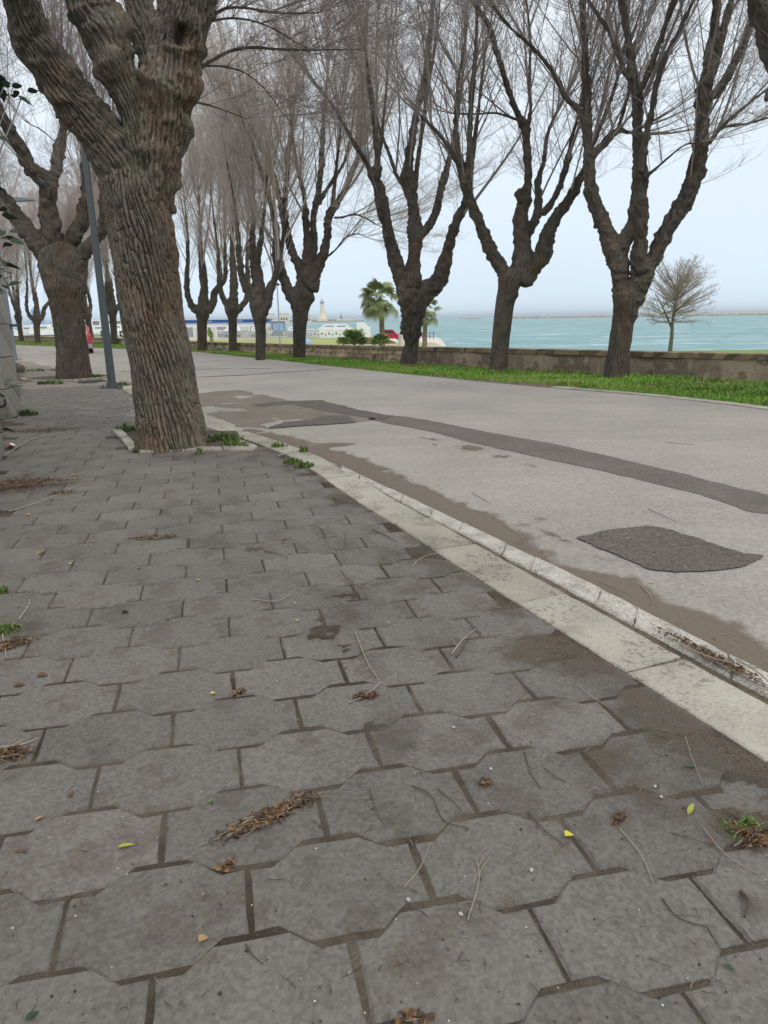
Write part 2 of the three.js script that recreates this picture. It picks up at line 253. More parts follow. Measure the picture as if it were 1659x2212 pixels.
const WALL = [[15.6, -8.2], [7.0, -19.35], [-9.4, -40.5], [-20.4, -54.8], [-29.5, -64.5], [-44, -79], [-84, -112]];
const wallLen = lineLen(WALL);
const paveW = [[4.5, 8], [-0.95, -1.2], [-4.21, -7.64], [-5.9, -11.34], [-13, -26], [-19.5, -36], [-30, -50], [-50, -72]].map((q) => [q[0] - 0.05, q[1]]);   // foot of the garden wall on the left

STRUCT.far_pavement = 'pale paving at the far corner of the pavement';
// base earth under everything this side of the sea wall (also behind the camera)
{
  const sh = new THREE.Shape(); const P = [[90, 70], [15.6 + 20, 20], ...WALL, [-140, -112], [-140, 70]];
  P.forEach((q, i) => (i ? sh.lineTo(q[0], -q[1]) : sh.moveTo(q[0], -q[1])));
  const g = new THREE.ShapeGeometry(sh); g.rotateX(-Math.PI / 2); g.translate(0, -0.24, 0);
  struct('ground', g, M.soil);
}
function ribbon(A, B, n, ya, yb, cols = 1) {                      // strip between two polylines
  const g = new GB(), la = lineLen(A), lb = lineLen(B);
  for (let i = 0; i <= n; i++) { const a = lineAt(A, la * i / n), b = lineAt(B, lb * i / n); for (let j = 0; j <= cols; j++) { const t = j / cols, x = lerp(a[0], b[0], t), z = lerp(a[1], b[1], t); g.v(x, lerp(ya, yb, t), z, 0, 1, 0, x, z); } }
  for (let i = 0; i < n; i++) for (let j = 0; j < cols; j++) { const a = i * (cols + 1) + j, b = a + cols + 1; g.i.push(a, a + 1, b, a + 1, b + 1, b); }
  return g.geo(true);
}
STRUCT.road_silt = 'brown grit and silt lying along the gutter';
STRUCT.road = 'pale worn asphalt road curving away between the two rows of trees';
{
  const A = [...OUT], B = [...FAR];                               // the road under its kerbs, as one polygon
  const sh = new THREE.Shape(); [...A, ...B.slice().reverse()].forEach((q, i) => (i ? sh.lineTo(q[0], -q[1]) : sh.moveTo(q[0], -q[1])));
  const g = new THREE.ShapeGeometry(sh); g.rotateX(-Math.PI / 2); g.translate(0, ROADY, 0);
  const p = g.attributes.position, uv = g.attributes.uv; for (let i = 0; i < p.count; i++) uv.setXY(i, p.getX(i), p.getZ(i));
  struct('road', g, M.asphalt);
}
// repairs and dirt on the road, ragged sheets a few millimetres proud
function roadSheet(name, label, poly, amp, freq, m, lift, res = 0.03, extra) {
  STRUCT[name] = label;
  const xs = poly.map((q) => q[0]), zs = poly.map((q) => q[1]);
  const f = (x, z) => sdPoly(x, z, poly) + (fbm(x * freq, z * freq, lift * 900, 4) - 0.5) * amp * 2 + (extra ? extra(x, z) : 0);
  struct(name, sheet(f, Math.min(...xs) - amp, Math.max(...xs) + amp, Math.min(...zs) - amp, Math.max(...zs) + amp, res, ROADY + lift), m);
}
roadSheet('asphalt_trench_strip', 'long dark strip of asphalt refilled over a trench', [...onRoad(RD('796,889 822,895 890,902 957,914 1028,929 1208,961 1409,1008 1507,1032 1659,1070')), [5.2, -3.2], [4.6, -2.9], ...onRoad(RD('1659,1111 1621,1106 1507,1068 1317,1021 1137,983 995,951 936,934 881,923 822,912 796,906'))], 0.045, 5, M.tarWorn, 0.004, 0.03);
roadSheet('asphalt_repair', 'rounded coarse dark patch of asphalt in the near lane', onRoad(R8('900,450 1000,425 1180,403 1280,420 1560,515 1640,520 1590,555 1500,575 1300,588 1180,575 1080,530 960,480')), 0.028, 9, M.gravel, 0.009, 0.015);
roadSheet('worn_dark_asphalt', 'brownish dark asphalt area by the first tree', onRoad(R5('420,338 680,315 940,370 1010,385 1180,380 1400,440 1530,465 1500,500 1380,515 860,555 700,540 500,470 400,430')), 0.18, 2.6, M.wornRoad, 0.004, 0.04, (x, z) => -0.8 * sst(0.52, 0.66, fbm(x * 1.3, z * 1.3, 5, 5)));
roadSheet('tar_seal', 'black tar seal between the dark asphalt and the pale lane', onRoad(R5('780,405 960,385 1180,380 1400,435 1530,458 1620,478 1590,492 1560,500 1490,490 1320,465 1170,440 1010,402 820,420')), 0.08, 4, M.tar, 0.008, 0.04);
roadSheet('tar_block', 'dark tar block ending in a straight edge', onRoad(R5('860,552 1100,535 1400,515 1330,472 1190,474 1120,500 950,515')), 0.06, 4, M.tar, 0.012, 0.04);
for (const [s, w] of [['430,193 650,187', 0.12], ['720,190 870,186', 0.1], ['440,240 700,228 900,212 1150,198 1220,192', 0.13], ['0,206 80,204', 0.12]]) {
  const L = onRoad(R5(s)), xs = L.map((q) => q[0]), zs = L.map((q) => q[1]); STRUCT.tar_line = 'thin dark tar line across the road';
  struct('tar_line', sheet((x, z) => w - polyDist(x, z, L, true) + (fbm(x * 2, z * 2, 4) - 0.5) * w * 1.6, Math.min(...xs) - 0.5, Math.max(...xs) + 0.5, Math.min(...zs) - 0.5, Math.max(...zs) + 0.5, 0.08, ROADY + 0.004), M.tarWorn);
}
{ // brown grit along the gutter
  const P = [[2.2, 0.6], ...onRoad(RD('1659,1560 1224,1294 1023,1179 859,1085 746,1018 628,966 540,942')), ...onRoad(R6('330,268 430,282 560,290 700,345 760,352 900,352 790,372 870,395 1000,450 1030,462 1110,500 1200,540 1350,600')), ...onRoad(R8('430,310 600,380 690,432 780,490 880,560 1000,590 1120,615 1210,650 1400,740 1560,800 1659,850')), [3.6, 0.8]];
const spots = ['630,388 720,392 725,402 660,402', '730,366 780,370 770,376 735,374', '630,322 655,322 655,330 632,330', '430,85 470,78 530,95 500,105 440,97', '575,120 625,122 620,130 580,128', '690,150 760,165 740,170 700,160', '320,75 350,78 345,84 322,82', '760,415 850,455 900,470 890,476 830,455 765,424', '960,515 1060,545 1040,552 970,530', '280,50 330,55 380,66 330,62'].map((q) => onRoad(R8(q)));
  const gg = struct('road_silt'); film('gutter_grit', gg, -3, 4.2, -11.2, 0.8, ROADY + 0.005, 2048, (x, z) => { const d = sdPoly(x, z, P); if (d < -2.2) return 0; const n = fbm(x * 3.2, z * 3.2, 4, 5) - 0.5, h = fbm(x * 16, z * 16, 3, 3) - 0.5; return Math.max(0.95 * sst(-0.05, 0.09, d + n * 0.34 + h * 0.12 - 0.45 * sst(0.64, 0.74, fbm(x * 1.5, z * 1.5, 8))), 0.9 * Math.max(...spots.map((p) => sst(-0.02, 0.05, sdPoly(x, z, p) + n * 0.16 + h * 0.1)))); }, lin(0.16, 0.128, 0.098));
}
// far kerb line
STRUCT.far_kerb = 'low whitish kerb line along the grass verge';
{
  const K = struct('far_kerb'), L = smoothLine(onRoad(RD('1700,889 1659,883 1540,869 1440,858 1330,848 1198,837')), 60), len = lineLen(L), r = rng(5);
  for (let s = 0; s < len - 0.2;) { const l = 0.7 + r() * 0.5, a = lineAt(L, s + 0.012), b = lineAt(L, Math.min(len, s + l - 0.012)), w = 0.13; part('kerb_stone', slab(worn([[a[0] + a[3] * w, a[1] - a[2] * w], [b[0] + b[3] * w, b[1] - b[2] * w], [b[0] - b[3] * w, b[1] + b[2] * w], [a[0] - a[3] * w, a[1] + a[2] * w]], 0.12, 0.03, 3), ROADY + 0.025, ROADY - 0.1, 0.008), M.lime[Math.floor(r() * 3)], K); s += l; }
}
// near kerb: big limestone slabs and the rough strip below them
STRUCT.kerb = 'pale limestone kerb between the pavement and the gutter';
const kerb = struct('kerb');
{
  const r = rng(11), cuts = RD('1659,1650 1355,1457 1118,1306 936,1190 849,1132 789,1095 700,1035 640,995').map((q) => { const p = gp(q[0], q[1]); let b = 1e9, bs = 0; for (let s = 0; s < 30; s += 0.01) { const c = lineAt(INN, s), d = Math.hypot(c[0] - p[0], c[1] - p[1]); if (d < b) { b = d; bs = s; } } return bs; });
  let s = cuts[0] - 0.75; const S = [s - 2.4, s - 1.5, s - 0.8, s, ...cuts]; s = cuts[cuts.length - 1];
  while (s < 70) { s += 0.75 + r() * 0.5; S.push(s); }
  for (let i = 0; i < S.length - 1; i++) {
    const gap = S[i] < 14 ? 0.006 : 0.012, a = lineAt(INN, S[i] + gap), m = lineAt(INN, (S[i] + S[i + 1]) / 2), b = lineAt(INN, S[i + 1] - gap);
    const w = S[i] < 10 ? lerp(0.335, 0.3, clamp((S[i] - 2) / 8)) : 0.28, o = (q) => [q[0] - q[3] * w, q[1] + q[2] * w];
    const near = S[i] < 16, poly = [[a[0], a[1]], [m[0], m[1]], [b[0], b[1]], o(b), o(m), o(a)];
    part('kerb_slab', slab(near ? worn(poly, 0.05, 0.009, i) : poly, 0.012 + (r() - 0.5) * 0.008, ROADY - 0.1, near ? 0.008 : 0.012, r() * 5, r() * 5), M.lime[Math.floor(r() * 3)], kerb);
  }
  const low = (l) => l.map((q) => gp(q[0], q[1], -0.04)), gi = low(RD('1659,1500 1518,1429 1300,1309 1083,1195 865,1081 800,1046 735,1013')), go = low(RD('1659,1448 1518,1380 1300,1268 1083,1165 865,1062 800,1033 740,1003'));
  gi.unshift([gi[0][0] + dirN[0] * 3, gi[0][1] + dirN[1] * 3]); go.unshift([go[0][0] + dirN[0] * 3, go[0][1] + dirN[1] * 3]);
  const GI = smoothLine(gi, 120), GO = smoothLine(go, 120), li = lineLen(GI), lo = lineLen(GO); let t = 0;
  { const q = GI.filter((_, i) => i % 4 === 0); part('gutter_soil', ribbon(q.map((p) => [p[0] - 0.22, p[1] - 0.08]), q.map((p) => [p[0] + 0.05, p[1] + 0.02]), 60, -0.058, -0.06), M.mud, kerb); }
  while (t < 0.99) { const l = (0.28 + r() * 0.4) / li, u = Math.min(1, t + l), e = 0.003 / li, A = lineAt(GI, (t + e) * li), B = lineAt(GI, (u - e) * li), C = lineAt(GO, (u - e) * lo), D = lineAt(GO, (t + e) * lo); part('gutter_stone', slab(worn([[A[0], A[1]], [B[0], B[1]], [C[0], C[1]], [D[0], D[1]]], 0.035, 0.011, 60 + Math.round(t * 99)), -0.045 + (r() - 0.5) * 0.008, ROADY - 0.1, 0.012, r() * 5, r() * 5), M.roughLime, kerb); t = u; }
}
{ const a = [], b = []; for (let s = 27; s < 78; s += 1.5) { const q = lineAt(INN, s); a.push([q[0] + 0.1, q[1]]); } const P = paveW.slice(3); const g = ribbon(P, a, 40, -0.004, -0.004, 2); struct('far_pavement', g, M.paverPale); }
// ---- pavement: interlocking wavy paving stones
// a film of silt with soft grainy edges: an alpha map over a level rectangle
function film(name, parent, x0, x1, z0, z1, y, n, alpha, colour) {
  const d = new Uint8Array(n * n * 4), W = x1 - x0, H = z1 - z0, cell = 8, m = n / cell, lo = new Float32Array((m + 1) * (m + 1));
  for (let j = 0; j <= m; j++) for (let i = 0; i <= m; i++) lo[j * (m + 1) + i] = alpha(x0 + W * i / m, z0 + H * j / m);
  for (let j = 0; j < n; j++) for (let i = 0; i < n; i++) { const a = i / cell, b = j / cell, u = Math.floor(a), v = Math.floor(b), k = v * (m + 1) + u, q = lerp(lerp(lo[k], lo[k + 1], a - u), lerp(lo[k + m + 1], lo[k + m + 2], a - u), b - v), g = h3(i, j, 5), g2 = h3(i >> 1, j >> 1, 7), o = (j * n + i) * 4; const w = clamp(q <= 0 ? 0 : q * (0.8 + 0.35 * g2) + (g - 0.5) * 0.7 * sst(0, 0.25, q) * (1 - 0.55 * q)); d[o] = d[o + 1] = d[o + 2] = w * 255; d[o + 3] = 255; }
  const t = new THREE.DataTexture(d, n, n); t.magFilter = THREE.LinearFilter; t.minFilter = THREE.LinearFilter; t.needsUpdate = true;
  const g = new THREE.PlaneGeometry(W, H); g.rotateX(-Math.PI / 2); const p = g.attributes.position, uv = g.attributes.uv; for (let i = 0; i < 4; i++) uv.setXY(i, (p.getX(i) + W / 2) / W, (p.getZ(i) + H / 2) / H); g.translate((x0 + x1) / 2, y, (z0 + z1) / 2);
  return part(name, g, std({ color: colour, alphaMap: t, transparent: true, roughness: 1 }), parent);
}
STRUCT.pavement = 'grey concrete pavement of interlocking wavy paving stones';
const pavement = struct('pavement');
const PO = [-0.552, -2.243], PU = [0.2333, -0.0483], PV = [-0.0699, -0.2885];   // half stone along the row, one row onward
const lat = (i, k) => [PO[0] + PU[0] * i + PV[0] * k, PO[1] + PU[1] * i + PV[1] * k];
const pit1 = onPave(RD('244,934 262,930 530,930 556,970 420,974 299,975 281,979')), pit2 = [[-8.75, -18.9], [-7.3, -18.0], [-6.6, -19.6], [-8.2, -20.6]].map((q) => [q[0] + 0.0, q[1]]);
const dirtSpots = [['760,1085', 0.24, 1], ['722,1075', 0.14, 0.7], ['1200,1415', 0.2, 1], ['1120,1400', 0.14, 0.8], ['1290,1440', 0.1, 0.7], ['1430,1530', 0.16, 1.1], ['1570,1640', 0.13, 1], ['1500,1560', 0.14, 0.9], ['25,1640', 0.16, 1], ['20,1375', 0.16, 1], ['80,1345', 0.1, 0.7], ['1600,1800', 0.1, 1.1], ['1090,1320', 0.14, 0.8], ['300,1385', 0.2, 0.45], ['640,1395', 0.3, 0.5], ['760,1270', 0.3, 0.55], ['830,1190', 0.25, 0.6], ['940,1240', 0.3, 0.6], ['480,1860', 0.06, 1], ['1620,1960', 0.04, 1], ['840,1580', 0.16, 0.9], ['1270,1640', 0.1, 0.6], ['700,1330', 0.3, 0.5], ['940,1400', 0.2, 0.6], ['40,1050', 0.5, 1], ['250,960', 0.3, 0.6]].map(([q, r, k]) => [...gp(...q.split(',').map(Number)), r, k]);
function dirtRaw(x, z) {                                           // height of the silt between and over the stones
  const e = -side(x, z, INN);                                     // distance into the pavement from the kerb
  let d = 0.26 * fbm(x * 1.3, z * 1.3, 7, 3) + 0.34 * fbm(x * 6, z * 6, 2, 4) + 0.2 * fbm(x * 45, z * 45, 4, 2) + 0.2 * Math.exp(-Math.max(0, e) / 0.1);
  d += 0.1 * sst(0.35, 0.7, fbm(x * 0.9 + 3, z * 0.9, 17, 2));
  for (const s of dirtSpots) { const q = Math.hypot(x - s[0], z - s[1]) / s[2]; if (q < 2.2) d += 0.27 * s[3] * Math.exp(-q * q); }
  return d;
}
function dirtAt(x, z) {
  const c = Math.min(dirtRaw(x, z) - 0.62, 0.14);
  const deep = Math.max(sst(-0.2, 0.35, x + 0.5 * (z + 1.2)) * sst(-2.9, -2.4, z), sst(-2.7, -3.3, z)); return c > 0 ? -0.0016 : Math.max(-0.012, -0.0016 + c * lerp(0.012, 0.055, deep));
}
{
  // outline of one stone round its centre, in lattice axes: pu (half length) and pv (row)
  const A = 0.105, JN = [0.0042, 0.0078];                   // wave height and joint, in rows
  const wave = [[-1, -1], [-0.72, -1], [-0.42, 1], [0.42, 1], [0.72, -1], [1, -1]];
  const make = (seed, JOINT) => { const JV = JOINT < 0.006 ? 1.6 : 1.15;
    const P = [];
    for (const [u, s] of wave) P.push([u, 0.5 + s * A]); for (const [u, s] of wave.slice().reverse()) P.push([u, -0.5 - s * A]);
    const q = P.map(([u, v]) => [PU[0] * u + PV[0] * v, PU[1] * u + PV[1] * v]), n = q.length;
    const inset = q.map((b, i) => { const a = q[(i + n - 1) % n], c = q[(i + 1) % n], e = (p, w) => { const l = Math.hypot(w[0] - p[0], w[1] - p[1]); return [-(w[1] - p[1]) / l, (w[0] - p[0]) / l]; }, m = e(a, b), k = e(b, c), d = 1 + m[0] * k[0] + m[1] * k[1], sg = (m[0] * b[0] + m[1] * b[1] > 0 ? -1 : 1), wt = (e2) => JOINT * (Math.abs(e2[1]) > 0.55 ? JV : 0.85), wa = wt(m), wb = wt(k), det = m[0] * k[1] - m[1] * k[0]; if (Math.abs(det) < 0.15) return [b[0] + m[0] * sg * wa, b[1] + m[1] * sg * wa]; return [b[0] + sg * (wa * k[1] - wb * m[1]) / det, b[1] + sg * (wb * m[0] - wa * k[0]) / det]; });
    return worn(inset, 0.045, 0.005, seed);
  };
  const geos = []; for (let k = 0; k < 16; k++) geos.push(slab(make(k + 1, JN[k >> 3]), 0, -0.06, 0.008 + 0.0015 * (k % 3), k * 0.37, k * 0.61));
  const coarse = slab(wave.map(([u, s]) => [u, 0.5 + s * A]).concat(wave.slice().reverse().map(([u, s]) => [u, -0.5 - s * A])).map(([u, v]) => { const uu = u * 0.97, vv = v * 0.94; return [PU[0] * uu + PV[0] * vv, PU[1] * uu + PV[1] * vv]; }), 0, -0.05, 0.008);
  const r = rng(21), list = [];
  for (let k = -9; k < 74; k++) for (let i = -60; i < 40; i++) {
    if ((i + k) & 1) continue;                                    // joints at even i+k, so centres sit on odd half steps
    const c = lat(i + 1, k - 0.5), e = side(c[0], c[1], INN), w = side(c[0], c[1], paveW);
    if (e > 0.06 || w < -0.1 || c[1] > 1.2 || inPoly(c[0], c[1], pit1) || inPoly(c[0], c[1], pit2)) continue;
    const s = screen(c[0], 0, c[1]); list.push({ c, d: Math.hypot(c[0], c[1]), seen: c[1] < -0.35 && s[0] > -260 && s[0] < 1900 && s[1] < 2500 && !(s[0] > 300 && s[0] < 445 && s[1] < 960) });
  }
  list.sort((a, b) => a.d - b.d);
  let n = 0; const rest = [];
  for (const q of list) {
    const y = (r() - 0.5) * 0.005, tx = (r() - 0.5) * 0.012, tz = (r() - 0.5) * 0.01, v = Math.floor(r() * 8) + (q.c[0] > -0.25 - 0.5 * (q.c[1] + 1.2) && q.c[1] > -2.5 ? 8 : 0), f = r() < 0.5, m = M.paver[Math.floor(r() * 4)];
    if (q.seen && n < 300) { const o = meshOf(geos[v], m); o.name = n ? 'paving_stone_' + String(n).padStart(3, '0') : 'paving_stone'; o.position.set(q.c[0], y, q.c[1]); o.rotation.set(tx, f ? Math.PI : 0, tz); pavement.add(o); n++; } else if (q.d < 25 || q.c[1] > 0) rest.push([q, y, tx, tz]);
  }
  const G = rest.map(([q, y, tx, tz]) => { const g = coarse.clone(); const p = g.attributes.uv; for (let i = 0; i < p.count; i++) p.setXY(i, p.getX(i) + q.c[0], p.getY(i) + q.c[1]); g.rotateX(tx); g.rotateZ(tz); g.translate(q.c[0], y, q.c[1]); return g; });
  const far = G.filter((_, i) => rest[i][0].c[1] < -9.6), near = G.filter((_, i) => rest[i][0].c[1] >= -9.6);
  part('paving_stones', mergeGeometries(near), M.paver[1], pavement).userData.kind = 'stuff'; part('paving_stones', mergeGeometries(far), M.paverPale, pavement).userData.kind = 'stuff';
  // silt bed, fine near the camera
  const bed = (x0, x1, z0, z1, res, f) => {
    const nx = Math.round((x1 - x0) / res), nz = Math.round((z1 - z0) / res), g = new GB(true), id = new Int32Array((nx + 1) * (nz + 1)).fill(-1);
    const at = (i, j) => { const k = j * (nx + 1) + i; if (id[k] < 0) { const x = x0 + i * res, z = z0 + j * res, y = f(x, z), m = fbm(x * 2.1, z * 2.1, 50, 3), w = 0.75 + 0.5 * n3(x * 23, 9, z * 23), k2 = sst(0.35, 0.62, m); id[k] = g.v(x, y, z, 0, 1, 0, x, z); g.c.push(lerp(0.5, 0.95, k2) * w, lerp(0.47, 0.95, k2) * w, lerp(0.43, 0.95, k2) * w); } return id[k]; };
    for (let j = 0; j < nz; j++) for (let i = 0; i < nx; i++) { const x = x0 + (i + 0.5) * res, z = z0 + (j + 0.5) * res; if (side(x, z, INN) > 0.12 || side(x, z, paveW) < -0.4) continue; const a = at(i, j), b = at(i + 1, j), c = at(i, j + 1), d = at(i + 1, j + 1); g.i.push(a, c, b, b, c, d); }
    return g.geo(true);
  };
  part('silt', bed(-4.4, 2.2, -8.4, -0.9, 0.019, dirtAt), M.bed, pavement);
  film('silt_film', pavement, -4.6, 2.0, -8.6, -0.8, 0.0062, 2048, (x, z) => { const e = -side(x, z, INN), w = side(x, z, paveW); if (e < 0.006 || w < 0 || inPoly(x, z, pit1)) return 0; const q = dirtRaw(x, z) - 0.5; return 0.72 * sst(0, 0.34, q) * sst(0.004, 0.03, e); }, lin(0.112, 0.087, 0.063));
  part('silt', bed(-30, 5.1, -50, -8.4, 0.35, (x, z) => -0.006), M.bed, pavement);
  part('silt', bed(-4, 5.1, -0.9, 6, 0.35, (x, z) => -0.008), M.bed, pavement);
}
// ---------------------------------------------------------------- trees
const V3 = (x, y, z) => new THREE.Vector3(x, y, z);
const ZOOM = { R2: [0, 0, 0.33331], R3: [378, 0, 0.36621], R4: [918, 0, 0.44659], Z: [0, 216, 0.16275], R1: [0, 486, 0.293], D: [0, 0, 1], H: [0, 594, 0.16275] };
// a limb: 'x,y,w x,y,w ...' read off the photograph, set at depth z0 with a lean dz towards (+) or away from the camera at its end
function limbPts(src, zoom, z0, dz0, dz1) {
  const [ox, oy, k] = ZOOM[zoom], q = src.trim().split(/\s+/).map((s) => s.split(',').map(Number));
  return q.map(([x, y, w], i) => { const z = z0 + lerp(dz0, dz1, Math.pow(i / (q.length - 1), 1.3)), p = zp(ox + k * x, oy + k * y, z); return { p, r: 0.46 * w * k * optical(p) / F }; });
}
function resample(nodes, step) {
  const n = nodes.length, c = new THREE.CatmullRomCurve3(nodes.map((q) => q.p), false, 'centripetal');
  const L = c.getLength(), m = Math.max(3, Math.ceil(L / step)), out = [];
  for (let i = 0; i <= m; i++) { const t = i / m, f = t * (n - 1), a = Math.min(n - 2, Math.floor(f)), u = f - a, w = u * u * (3 - 2 * u); out.push({ p: c.getPoint(t), r: lerp(nodes[a].r, nodes[a + 1].r, w) }); }
  let s = 0; out.forEach((o, i) => { if (i) s += o.p.distanceTo(out[i - 1].p); o.s = s; const A = out[Math.max(0, i - 1)].p, B = out[Math.min(m, i + 1)].p; o.t = B.clone().sub(A).normalize(); });
  return out;
}
function frameOf(pts) { let a = V3(1, 0, 0); for (const o of pts) { a = a.clone().addScaledVector(o.t, -a.dot(o.t)); if (a.lengthSq() < 1e-4) a = V3(0, 0, 1).addScaledVector(o.t, -o.t.z); a.normalize(); o.a = a; o.b = V3().crossVectors(o.t, a); } }
function segDist(p, others) {                                     // signed distance to the nearest tapered bone
  let m = 1e9;
  for (const L of others) for (let i = 0; i < L.length - 1; i++) {
    const A = L[i], B = L[i + 1], dx = B.p.x - A.p.x, dy = B.p.y - A.p.y, dz = B.p.z - A.p.z, ex = p.x - A.p.x, ey = p.y - A.p.y, ez = p.z - A.p.z;
    const t = clamp((ex * dx + ey * dy + ez * dz) / (dx * dx + dy * dy + dz * dz)), fx = ex - dx * t, fy = ey - dy * t, fz = ez - dz * t, d = Math.sqrt(fx * fx + fy * fy + fz * fz) - (A.r + (B.r - A.r) * t);
    if (d < m) m = d;
  }
  return m;
}
// one limb as a mesh: bark ridges, burls and a swelling where it meets the other limbs
function limbGeo(nodes, o) {
  const pts = resample(nodes, o.step); frameOf(pts);
  const rmax = Math.max(...nodes.map((q) => q.r)), around = Math.max(7, Math.min(o.around, Math.round(2 * Math.PI * rmax / o.cell))), g = new GB(true), tiles = Math.max(1, Math.round(2 * Math.PI * rmax / o.tile));
  const ri = 1 / o.ridge, P = V3(0, 0, 0), D = V3(0, 0, 0);
  for (let i = 0; i < pts.length; i++) {
    const q = pts[i], endS = pts[pts.length - 1].s - q.s, cap = (!o.round && q.s < 0.8 * q.r) ? Math.sqrt(Math.max(0.04, 1 - Math.pow(1 - q.s / (0.8 * q.r), 2))) : o.round && endS < q.r ? Math.sqrt(Math.max(0.02, 1 - Math.pow(1 - endS / q.r, 2))) : 1, flare = o.flare ? o.flare * Math.exp(-q.s / 0.28) : 0;
    for (let j = 0; j <= around; j++) {
      const jj = j === around ? 0 : j, th = jj / around * 2 * Math.PI, c = Math.cos(th), s = Math.sin(th);
      D.copy(q.a).multiplyScalar(c).addScaledVector(q.b, s);
      let r = q.r * cap; P.copy(q.p).addScaledVector(D, r);
      const lump = fbm(P.x * o.lf + 40, P.y * o.lf, P.z * o.lf, 3) - 0.5, k2 = n3(P.x * o.lf * 2.7 + 9, P.y * o.lf * 2.7, P.z * o.lf * 2.7), knot = sst(0.62, 0.9, k2);
      r *= 1 + o.burl * (lump * 1.6 + 0.75 * knot);
      if (flare) r *= 1 + flare * (0.7 + 0.7 * Math.pow(n3(c * 1.6 + 5, s * 1.6, o.seed), 1)) ;
      if (o.blend) { const d = segDist(P, o.others), h = Math.max(0, o.blend * q.r - Math.abs(d)) / (o.blend * q.r); r += h * h * o.blend * q.r * 0.28; }
      // bark: a net of long fissures crossing at a low angle, twisting a little round the stem
      const N = Math.max(5, Math.round(2 * Math.PI * rmax * ri)), nx = c * q.r * ri, nz = s * q.r * ri, sv = q.s * ri, tw = (th / (2 * Math.PI)) * N + o.twist * sv * 0.3;
      const w1 = (n3(nx * 0.55 + 9, nz * 0.55, sv * 0.16 + o.seed) - 0.5) * 1.3 + (n3(nx * 1.7, nz * 1.7 + 5, sv * 0.5 + o.seed) - 0.5) * 0.35, w2 = (n3(nx * 0.55, nz * 0.55 + 7, sv * 0.16 + o.seed) - 0.5) * 1.3 + (n3(nx * 1.7 + 3, nz * 1.7, sv * 0.5 + o.seed) - 0.5) * 0.35;
      const f1 = Math.abs(Math.sin(Math.PI * (tw + sv * 0.06 + w1))), f2 = Math.abs(Math.sin(Math.PI * (tw - sv * 0.06 + w2))), d1 = 0.45 + 0.75 * n3(nx * 0.5 + 2, nz * 0.5, sv * 0.25), d2 = 0.25 + 0.9 * n3(nx * 0.5, nz * 0.5 + 4, sv * 0.25 + 9);
      const pid = Math.floor(tw + sv * 0.06 + w1), f3 = Math.abs(Math.sin(Math.PI * (sv * 0.17 + h3(((pid % N) + N) % N, 3, 1) * 5 + w2 * 0.8))), gr = Math.max((1 - sst(0.05, 0.62, f1)) * d1, (1 - sst(0.05, 0.5, f2)) * d2, (1 - sst(0.02, 0.16, f3)) * 0.55), rough = n3(nx * 1.5 + 3, nz * 1.5, sv * 0.45) - 0.5 + 0.6 * (n3(nx * 4, nz * 4 + 3, sv * 1.3) - 0.5);
      const amp = Math.min(o.bark, q.r * 0.16) * (1 - 0.6 * knot);
      r += amp * (-1.35 * gr + 0.42 * rough + 0.35);
      if (o.knob) r += Math.min(o.knob, q.r * 0.3) * (1.2 * sst(0.5, 0.8, n3(P.x * 7 + 3, P.y * 7, P.z * 7)) + 0.8 * sst(0.5, 0.8, n3(P.x * 14, P.y * 14 + 5, P.z * 14)) - 0.55) * sst(o.knobFrom ?? -1, (o.knobFrom ?? -1) + 0.6, q.s);
      if (o.bumps) for (const b of o.bumps) { P.copy(q.p).addScaledVector(D, q.r); const d = P.distanceTo(b.p) / (b.r * (0.8 + 0.45 * n3(P.x * 9, P.y * 9, P.z * 9 + 3))); if (d < 2.2) r += b.h * (b.h < 0 ? sst(1.05, 0.6, d) - 0.05 * Math.exp(-Math.pow((d - 1.35) / 0.3, 2)) : Math.exp(-d * d * 1.4)); }
      r = Math.max(r, q.r * (cap < 1 ? 0.05 : 0.25));
      P.copy(q.p).addScaledVector(D, r);
      g.v(P.x, P.y, P.z, D.x, D.y, D.z, (th / (2 * Math.PI) + (j === around ? 1 : 0)) * tiles, q.s / o.tile);
      const cm = fbm(P.x * 1.7, P.y * 0.8 + 20, P.z * 1.7, 4), li = sst(0.6, 0.74, fbm(P.x * 3 + 8, P.y * 2.2, P.z * 3, 4)), kk = 0.5 + 1.0 * cm;
      const ru = sst(0.55, 0.72, fbm(P.x * 2.2 + 30, P.y * 1.1, P.z * 2.2, 3)); g.c.push(kk * lerp(1, 0.78, li) * lerp(1, 1.12, ru), kk * lerp(0.98, 0.9, li) * lerp(1, 0.95, ru), kk * lerp(0.96, 0.78, li) * lerp(1, 0.82, ru));
    }
  }
  for (let i = 0; i < pts.length - 1; i++) for (let j = 0; j < around; j++) { const a = i * (around + 1) + j, b = a + around + 1; g.i.push(a, a + 1, b, a + 1, b + 1, b); }
  const e = pts.length - 1, q = pts[e], tip = g.v(q.p.x + q.t.x * q.r * 0.6, q.p.y + q.t.y * q.r * 0.6, q.p.z + q.t.z * q.r * 0.6, q.t.x, q.t.y, q.t.z, 0.5, q.s / o.tile); g.c.push(0.8, 0.8, 0.8);
  for (let j = 0; j < around; j++) g.i.push(e * (around + 1) + j, e * (around + 1) + j + 1, tip);
  const geo = g.geo(true), N = geo.attributes.normal;             // close the seam of the normals
  for (let i = 0; i < pts.length; i++) { const a = i * (around + 1), b = a + around, x = N.getX(a) + N.getX(b), y = N.getY(a) + N.getY(b), z = N.getZ(a) + N.getZ(b), l = Math.hypot(x, y, z) || 1; N.setXYZ(a, x / l, y / l, z / l); N.setXYZ(b, x / l, y / l, z / l); }
  return geo;
}
